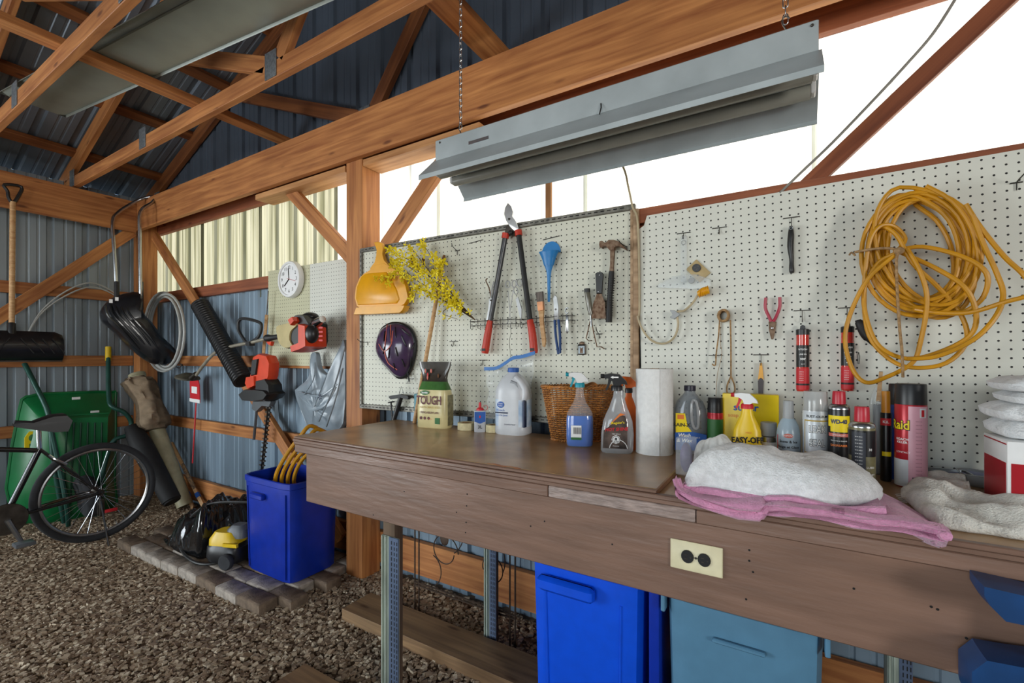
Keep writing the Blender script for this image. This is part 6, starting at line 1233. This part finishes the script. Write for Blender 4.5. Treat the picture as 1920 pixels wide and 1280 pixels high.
for s_ in (-1, 1):
    part('seat_stay', MB().tube([(SC[0], s_*.012, SC[2]), (RH.x, s_*.06, RH.z)], .009, 8), 'bike_black', t); part('chain_stay', MB().tube([(BBk[0], s_*.03, BBk[2]), (RH.x, s_*.06, RH.z)], .011, 8), 'bike_black', t); part('fork_blade', MB().tube([(HB[0], s_*.04, HB[2]), (FHx, s_*.055, RH.z)], .012, 8), 'bike_black', t)
S0 = W(72, 800); part('seat_post', MB().tube([(SC[0], 0, SC[2]), (S0[0], 0, S0[2]+.04)], .013, 10), 'chrome', t)
sp = [W(128, 775), W(120, 795), W(98, 797), W(70, 794), W(48, 791), W(27, 788), W(24, 784), W(28, 779), W(60, 780), W(95, 768), W(118, 766)]
so = [(p[0], p[2]) for p in sp]; cxs = sum(p[0] for p in so)/len(so)
rings = []
for k in range(9):
    y = -1+2*k/8; wv_ = math.sqrt(max(0, 1-y*y)); rings.append([(x if x < cxs+.02 else x, y*(.018+.07*max(0, min(1, (x-so[5][0])/.24))**1.3), z-.012*(1-wv_)) for x, z in so])
part('saddle', MB().loft(rings), 'black_plastic', t)
part('chainring', MB().lathe([(.0001, -.004), (.095, -.004), (.098, 0), (.095, .004), (.0001, .004)], 36, M=Matrix.Translation((BBk[0], -.05, BBk[2])) @ ry), 'dark_steel', t); part('crank_arm', MB().tube([(BBk[0], -.07, BBk[2]), (BBk[0]+.06, -.075, BBk[2]-.155)], [.016, .012], 8), 'rim_alloy', t); part('crank_arm', MB().tube([(BBk[0], .07, BBk[2]), (BBk[0]-.06, .075, BBk[2]+.155)], [.016, .012], 8), 'rim_alloy', t); part('pedal', MB().rbox((BBk[0]+.06, -.13, BBk[2]-.155), (.09, .09, .022), .004), 'machine_grey', t); part('pedal', MB().rbox((BBk[0]-.06, .13, BBk[2]+.155), (.09, .09, .022), .004), 'machine_grey', t)
part('kickstand', MB().tube([(RH.x-.01, -.07, RH.z-.02), (RH.x+.01, -.17, .005)], .006, 8), 'bike_black', t); part('brake', MB().tube(cat([W(92, 845, .03), W(105, 853, .05), W(125, 862, .05)], 3), .009, 8), 'chrome', t); q = W(207, 948, .02); part('reflector', MB().rbox((q[0], -.03, q[2]), (.075, .012, .024), .004, M=None), 'red_print', t); part('derailleur', MB().rbox((RH.x+.0, -.075, RH.z-.10), (.03, .02, .12), .006), 'dark_steel', t); part('stem', MB().tube([HT, (HT[0]+.02, 0, HT[2]+.10), (HT[0]-.07, 0, HT[2]+.13)], .013, 8), 'bike_black', t); part('handlebar', MB().tube([(HT[0]-.07, -.29, HT[2]+.13), (HT[0]-.07, .29, HT[2]+.13)], .012, 10), 'bike_black', t)

# ================================================================ paver platform and what stands on it
pv = thing('paver_platform', 'low platform of loose concrete pavers by the gable wall', 'pavers', (0, 0, 0))
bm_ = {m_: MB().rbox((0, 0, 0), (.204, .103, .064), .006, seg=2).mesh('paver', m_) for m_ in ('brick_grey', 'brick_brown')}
rb = random.Random(5); PZ = .028
for j in range(6):
    x = -3.86+(.10 if j % 2 else 0); y = 1.325+.107*j
    while x < -2.28:
        if not (j > 4 and x < -3.6):
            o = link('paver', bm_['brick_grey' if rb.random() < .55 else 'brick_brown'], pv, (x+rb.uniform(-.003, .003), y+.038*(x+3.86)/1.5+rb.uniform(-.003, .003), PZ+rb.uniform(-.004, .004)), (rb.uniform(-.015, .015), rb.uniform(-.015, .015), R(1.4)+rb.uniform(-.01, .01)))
        x += .2085
PTOP = .062
# blue recycling bin
def bin_(name, label, x0, x1, y0, y1, z0, z1, m, taper=.04, rz=0.0, lip=True):
    cx, cy = (x0+x1)/2, (y0+y1)/2; w_, d_ = (x1-x0)/2, (y1-y0)/2; H = z1-z0; t = thing(name, label, 'bin', (cx, cy, z0), rz)
    def rr(s, z, i=0.0): return sup(w_*s-i, d_*s-i, z, 40, 9)
    b = part('body', MB().loft([rr(1-taper*1.6, 0, .006), rr(1-taper*1.5, .008), rr(1, H-.03), rr(1, H), rr(1, H, .006), rr(1-taper*1.5, .02, .008)]), m, t)
    if lip: part('rim', MB().loft([rr(1.0, H-.035), rr(1.03, H-.03), rr(1.03, H), rr(1.0, H+.004), rr(.985, H)], caps=False), m, t)
    return t, w_, d_, H
t, w_, d_, H = bin_('recycling_bin', 'deep blue open recycling bin at the end of the workbench', -2.80, -2.33, 1.50, 1.83, PTOP, .62, 'bin_blue')
part('hand_hold', MB().rbox((-.06, -d_*1.0-.012, H-.10), (.13, .03, .035), .008), 'bin_blue', t)
for x in (-.19, .19): part('moulded_rib', MB().tube([(x, -d_*.985, H-.06), (x*.94, -d_*.94, .02)], .004, 6), 'bin_blue', t)
hs = thing('yellow_hose', 'bundle of yellow hose sticking out of the blue recycling bin', 'hose', (-2.46, 1.58, .0))
for k in range(4):
    x = -.02+.03*k; part('hose_loop', MB().tube(cat([(x-.09, .02+.02*k, .45), (x-.10, -.01+.02*k, .60+.0*k), (x-.03, .0+.02*k, .73), (x+.06, .04+.02*k, .86-.02*k), (x+.09, .10+.02*k, .92-.02*k), (x+.12, .2, .80), (x+.10, .2, .5)], 5), .0115, 8), 'cord_yellow', hs)
part('string_tie', MB().tube([(-.13, -.02, .60), (-.05, -.03, .585), (.03, .0, .57)], .002, 5), 'twine', hs)
# pressure washer under a black bag
pw_ = thing('pressure_washer', 'yellow and black pressure washer half covered by the garbage bag', 'pressure washer', (-2.94, 1.50, PTOP), R(20)); pw_.scale = (.8, .8, .8)
part('body', MB().loft([sup(.14, .10, 0.03, 28, 4), sup(.15, .11, .06, 28, 4), sup(.145, .105, .14, 28, 4), sup(.10, .08, .17, 28, 4)]), 'black_plastic', pw_); part('yellow_cowl', MB().loft([sup(.125, .095, .135, 28, 4, -.01), sup(.12, .09, .19, 28, 4, -.015), sup(.08, .06, .245, 28, 4, -.02)]), 'machine_yellow', pw_); part('grey_top', MB().loft([sup(.08, .07, .20, 24, 4, .07, .02), sup(.075, .065, .26, 24, 4, .07, .02), sup(.045, .04, .29, 24, 4, .07, .02)]), 'machine_grey', pw_); part('yellow_strap', MB().box((.09, -.095, .17), (.12, .02, .025)), 'machine_yellow', pw_)
for s_ in (-1, 1): part('wheel', lathe([(.0001, -.02), (.05, -.02), (.058, -.01), (.058, .01), (.05, .02), (.0001, .02)], 24, M=Matrix.Translation((.08, s_*.125, .058)) @ Matrix.Rotation(R(90), 4, 'X')), 'tyre', pw_)
gb = thing('garbage_bag', 'shiny black garbage bag heaped on the pavers', 'plastic bag', (0, 0, 0))
poly = [(-3.66, 1.44), (-3.42, 1.39), (-3.20, 1.40), (-3.12, 1.42), (-3.10, 1.55), (-2.98, 1.72), (-3.0, 1.88), (-3.25, 1.90), (-3.42, 1.75), (-3.55, 1.60)]
part('plastic', mound(poly, lambda x, y, s: .30*max(.15, 1-((x+3.10)/.55)**2)+.05*noise.noise(V((x*9, y*9, 1)))+.03*math.sin(x*24+y*19), PTOP, 26, 120, .05, 33), 'garbage_bag', gb, ang=80)
def H_(px, py, z): return tuple(at(px, py, Z=z))
tag(part('black_hose', MB().tube(cat([H_(472, 1005, .10), H_(440, 1035, .08), H_(400, 1056, .075), H_(362, 1052, .075), H_(338, 1025, .10), H_(345, 985, .22), (-3.2, 1.50, .37), (-2.95, 1.60, .40), (-2.84, 1.68, .38)], 6), .009, 8), 'hose_black'), 'thin black hose looped around the garbage bag', 'hose')

# ================================================================ under the bench
def plank(label, x0, x1, y0, y1, h, m, rz=0.0): bar('wooden_plank', (x0, (y0+y1)/2, h/2+.004), (x1, (y0+y1)/2+rz, h/2+.004), y1-y0, h, m, label, 'plank', side=(0, 1, 0))
plank('thick timber plank lying on the gravel behind the bench leg', -1.905, -.775, 1.505, 1.69, .062, 'plank_old'); plank('short weathered board on the gravel out in front of the bench leg', -1.732, -.9, 1.0, 1.185, .036, 'plank_old')
t, w_, d_, H = bin_('storage_tote', 'bright blue plastic tote under the bench', -.757, -.372, 1.37, 1.72, 0.0, .66, 'tote_blue', .05)
part('handle_lip', MB().rbox((-.05, -d_*1.02-.012, H-.085), (.20, .035, .05), .012), 'tote_blue', t)
for x in (-.13, .13): part('moulded_rib', MB().tube([(x, -d_*.985, H-.1), (x*.93, -d_*.93, .03)], .004, 6), 'tote_blue', t)
t, w_, d_, H = bin_('dark_tote', 'dark blue tote squeezed between the bright blue and the grey-blue totes', -.362, -.322, 1.40, 1.72, 0.0, .64, 'bin_blue', .02, lip=False)
t, w_, d_, H = bin_('grey_blue_tote', 'large grey-blue plastic tote under the bench outlet', -.305, .085, 1.38, 1.72, 0.0, .655, 'tote_grey', .05)
part('handle_recess', MB().rbox((-.0, -d_*1.0-.006, H-.115), (.13, .014, .012), .003), 'tote_grey', t); part('centre_panel', MB().rbox((0, -d_*.965, H*.44), (.17, .02, H*.74), .006, M=Matrix.Rotation(R(-1.5), 4, 'X')), 'tote_grey', t)
for s_ in (-1, 1): part('clip_tab', MB().rbox((s_*w_*1.03, -d_*.9, H-.05), (.012, .04, .06), .003), 'tote_grey', t)
# wire trellis
YT = 1.765; t = thing('wire_trellis', 'rusty wire garden trellis with scrolls standing against the rear of the bench', 'trellis', (-1.4, YT, 0)); x0, x1 = at(778, 1100, Y=YT).x+1.4, at(966, 1150, Y=YT).x+1.4
for x in (x0, x0+.028, x1-.028, x1): part('upright', MB().tube([(x, 0, 0), (x, 0, .78)], .004, 6), 'rust_wire', t)
for z in (.14, .155, .74): part('cross_bar', MB().tube([(x0, 0, z), (x1, 0, z)], .0045, 6), 'rust_wire', t)
for cx, cz, r_, a0, a1 in ((.20, .36, .085, 0, 350), (.18, .50, .16, -60, 80), (.48, .34, .07, -120, 200), (.43, .40, .13, -30, 150), (.09, .26, .10, -60, 60)):
    part('scroll', MB().tube([(x0+cx+r_*(1-.3*k/24)*math.cos(R(a0+(a1-a0)*k/24)), 0, cz+r_*(1-.3*k/24)*math.sin(R(a0+(a1-a0)*k/24))) for k in range(25)], .0028, 6), 'rust_wire', t)
for cx, cz in ((.20, .42), (.36, .50), (.15, .56)): part('metal_leaf', MB().sphere((x0+cx, -.004, cz), (.028, .004, .034), 8, 6), 'rust_wire', t)
# dark blue clamp case at the end of the apron
q0 = at(1829, 1078, Y=AF-.05); q1 = at(1875, 1150, Y=AF-.05); FA = Frame((q0.x, AF-.012, 0), 0)
t, L = place(FA, 'blue_vise', 'dark blue vise bolted under the bench edge', 'vise', 1860, 1110)
px3 = lambda o, *p: [(q[0], q[2]) for q in (L(*k, o) for k in p)]
part('upper_jaw', MB().pillow(px3(.04, (1829, 1082), (1829, 1100), (1840, 1118), (1870, 1148), (1920, 1158), (1990, 1168), (1990, 1120), (1900, 1098)), -.075, .0, .05), 'navy_plastic', t); part('lower_jaw', MB().pillow(px3(.04, (1806, 1290), (1806, 1238), (1835, 1216), (1900, 1228), (1990, 1240), (1990, 1290)), -.075, .0, .05), 'navy_plastic', t); part('guide_bar', MB().box((L(1990, 1195)[0]-.01, -.03, L(1990, 1195)[2]), (.05, .05, .17)), 'dark_steel', t)

# ================================================================ gravel
def gravel(n, seed, regions, s0, s1, m, name, label):
    rg_ = np.random.default_rng(seed); base = np.array([(-1, -1, -1), (1, -1, -1), (1, 1, -1), (-1, 1, -1), (-1, -1, 1), (1, -1, 1), (1, 1, 1), (-1, 1, 1)], float)*.577
    quad = np.array([(0, 3, 2, 1), (4, 5, 6, 7), (0, 1, 5, 4), (1, 2, 6, 5), (2, 3, 7, 6), (3, 0, 4, 7)])
    V_ = []; F_ = []
    tot = sum((r[1]-r[0])*(r[3]-r[2])*r[4] for r in regions); xs = []; ys = []
    for r in regions:
        k = int(n*(r[1]-r[0])*(r[3]-r[2])*r[4]/tot); xs.append(rg_.uniform(r[0], r[1], k)); ys.append(rg_.uniform(r[2], r[3], k))
    x = np.concatenate(xs); y = np.concatenate(ys); k = len(x)
    s = rg_.uniform(s0, s1, k)*rg_.choice([1, 1, 1, 1.35], k); sc3 = np.stack([s*rg_.uniform(.8, 1.3, k), s*rg_.uniform(.8, 1.2, k), s*rg_.uniform(.45, .8, k)], 1)
    P = base[None]*sc3[:, None, :]*rg_.uniform(.72, 1.28, (k, 8, 1)); a = rg_.uniform(0, 6.28, k); tl = rg_.uniform(-.5, .5, k)
    X = P[..., 0]*np.cos(tl)[:, None]+P[..., 2]*np.sin(tl)[:, None]; Z = -P[..., 0]*np.sin(tl)[:, None]+P[..., 2]*np.cos(tl)[:, None]; Y_ = P[..., 1]
    c, s_ = np.cos(a)[:, None], np.sin(a)[:, None]
    W_ = np.stack([x[:, None]+X*c-Y_*s_, y[:, None]+X*s_+Y_*c, s[:, None]*.25+Z+rg_.uniform(0, .006, k)[:, None]], -1).reshape(-1, 3)
    fa = (quad[None]+8*np.arange(k)[:, None, None]).reshape(-1, 4)
    me = bpy.data.meshes.new(name); me.vertices.add(len(W_)); me.vertices.foreach_set('co', W_.ravel()); me.loops.add(fa.size); me.loops.foreach_set('vertex_index', fa.ravel().astype(np.int32))
    me.polygons.add(len(fa)); me.polygons.foreach_set('loop_start', np.arange(0, fa.size, 4, dtype=np.int32)); me.update(); me.validate()
    me.polygons.foreach_set('use_smooth', [False]*len(me.polygons)); me.materials.append(MAT[m]); o = link(name, me); o['kind'] = 'stuff'; o['label'] = label; o['category'] = 'gravel'
    return o
m, nt, b = nodes('pebble'); ge = nt.nodes.new('ShaderNodeNewGeometry'); rp = nt.nodes.new('ShaderNodeValToRGB')
for e, (p, c) in zip((rp.color_ramp.elements[0], rp.color_ramp.elements[1]), ((0, '6E5B47'), (1, 'C4B59C'))): e.position = p; e.color = (*srgb(c), 1)
e = rp.color_ramp.elements.new(.35); e.color = (*srgb('8A745C'), 1); e = rp.color_ramp.elements.new(.7); e.color = (*srgb('A39179'), 1)
nt.links.new(ge.outputs['Random Per Island'], rp.inputs[0]); nt.links.new(rp.outputs[0], b.inputs['Base Color']); b.inputs['Roughness'].default_value = .85
gravel(66000, 3, [(-2.0, .8, -.4, .6, .5), (-5.35, -2.0, .3, 2.0, 1.15), (-2.0, -.1, .6, 2.0, 1.0), (-.1, 1.2, 1.0, 2.0, .3), (-5.35, 0, -.6, .3, .25)], .0075, .013, 'pebble', 'gravel', 'loose tan and grey gravel covering the shed floor')
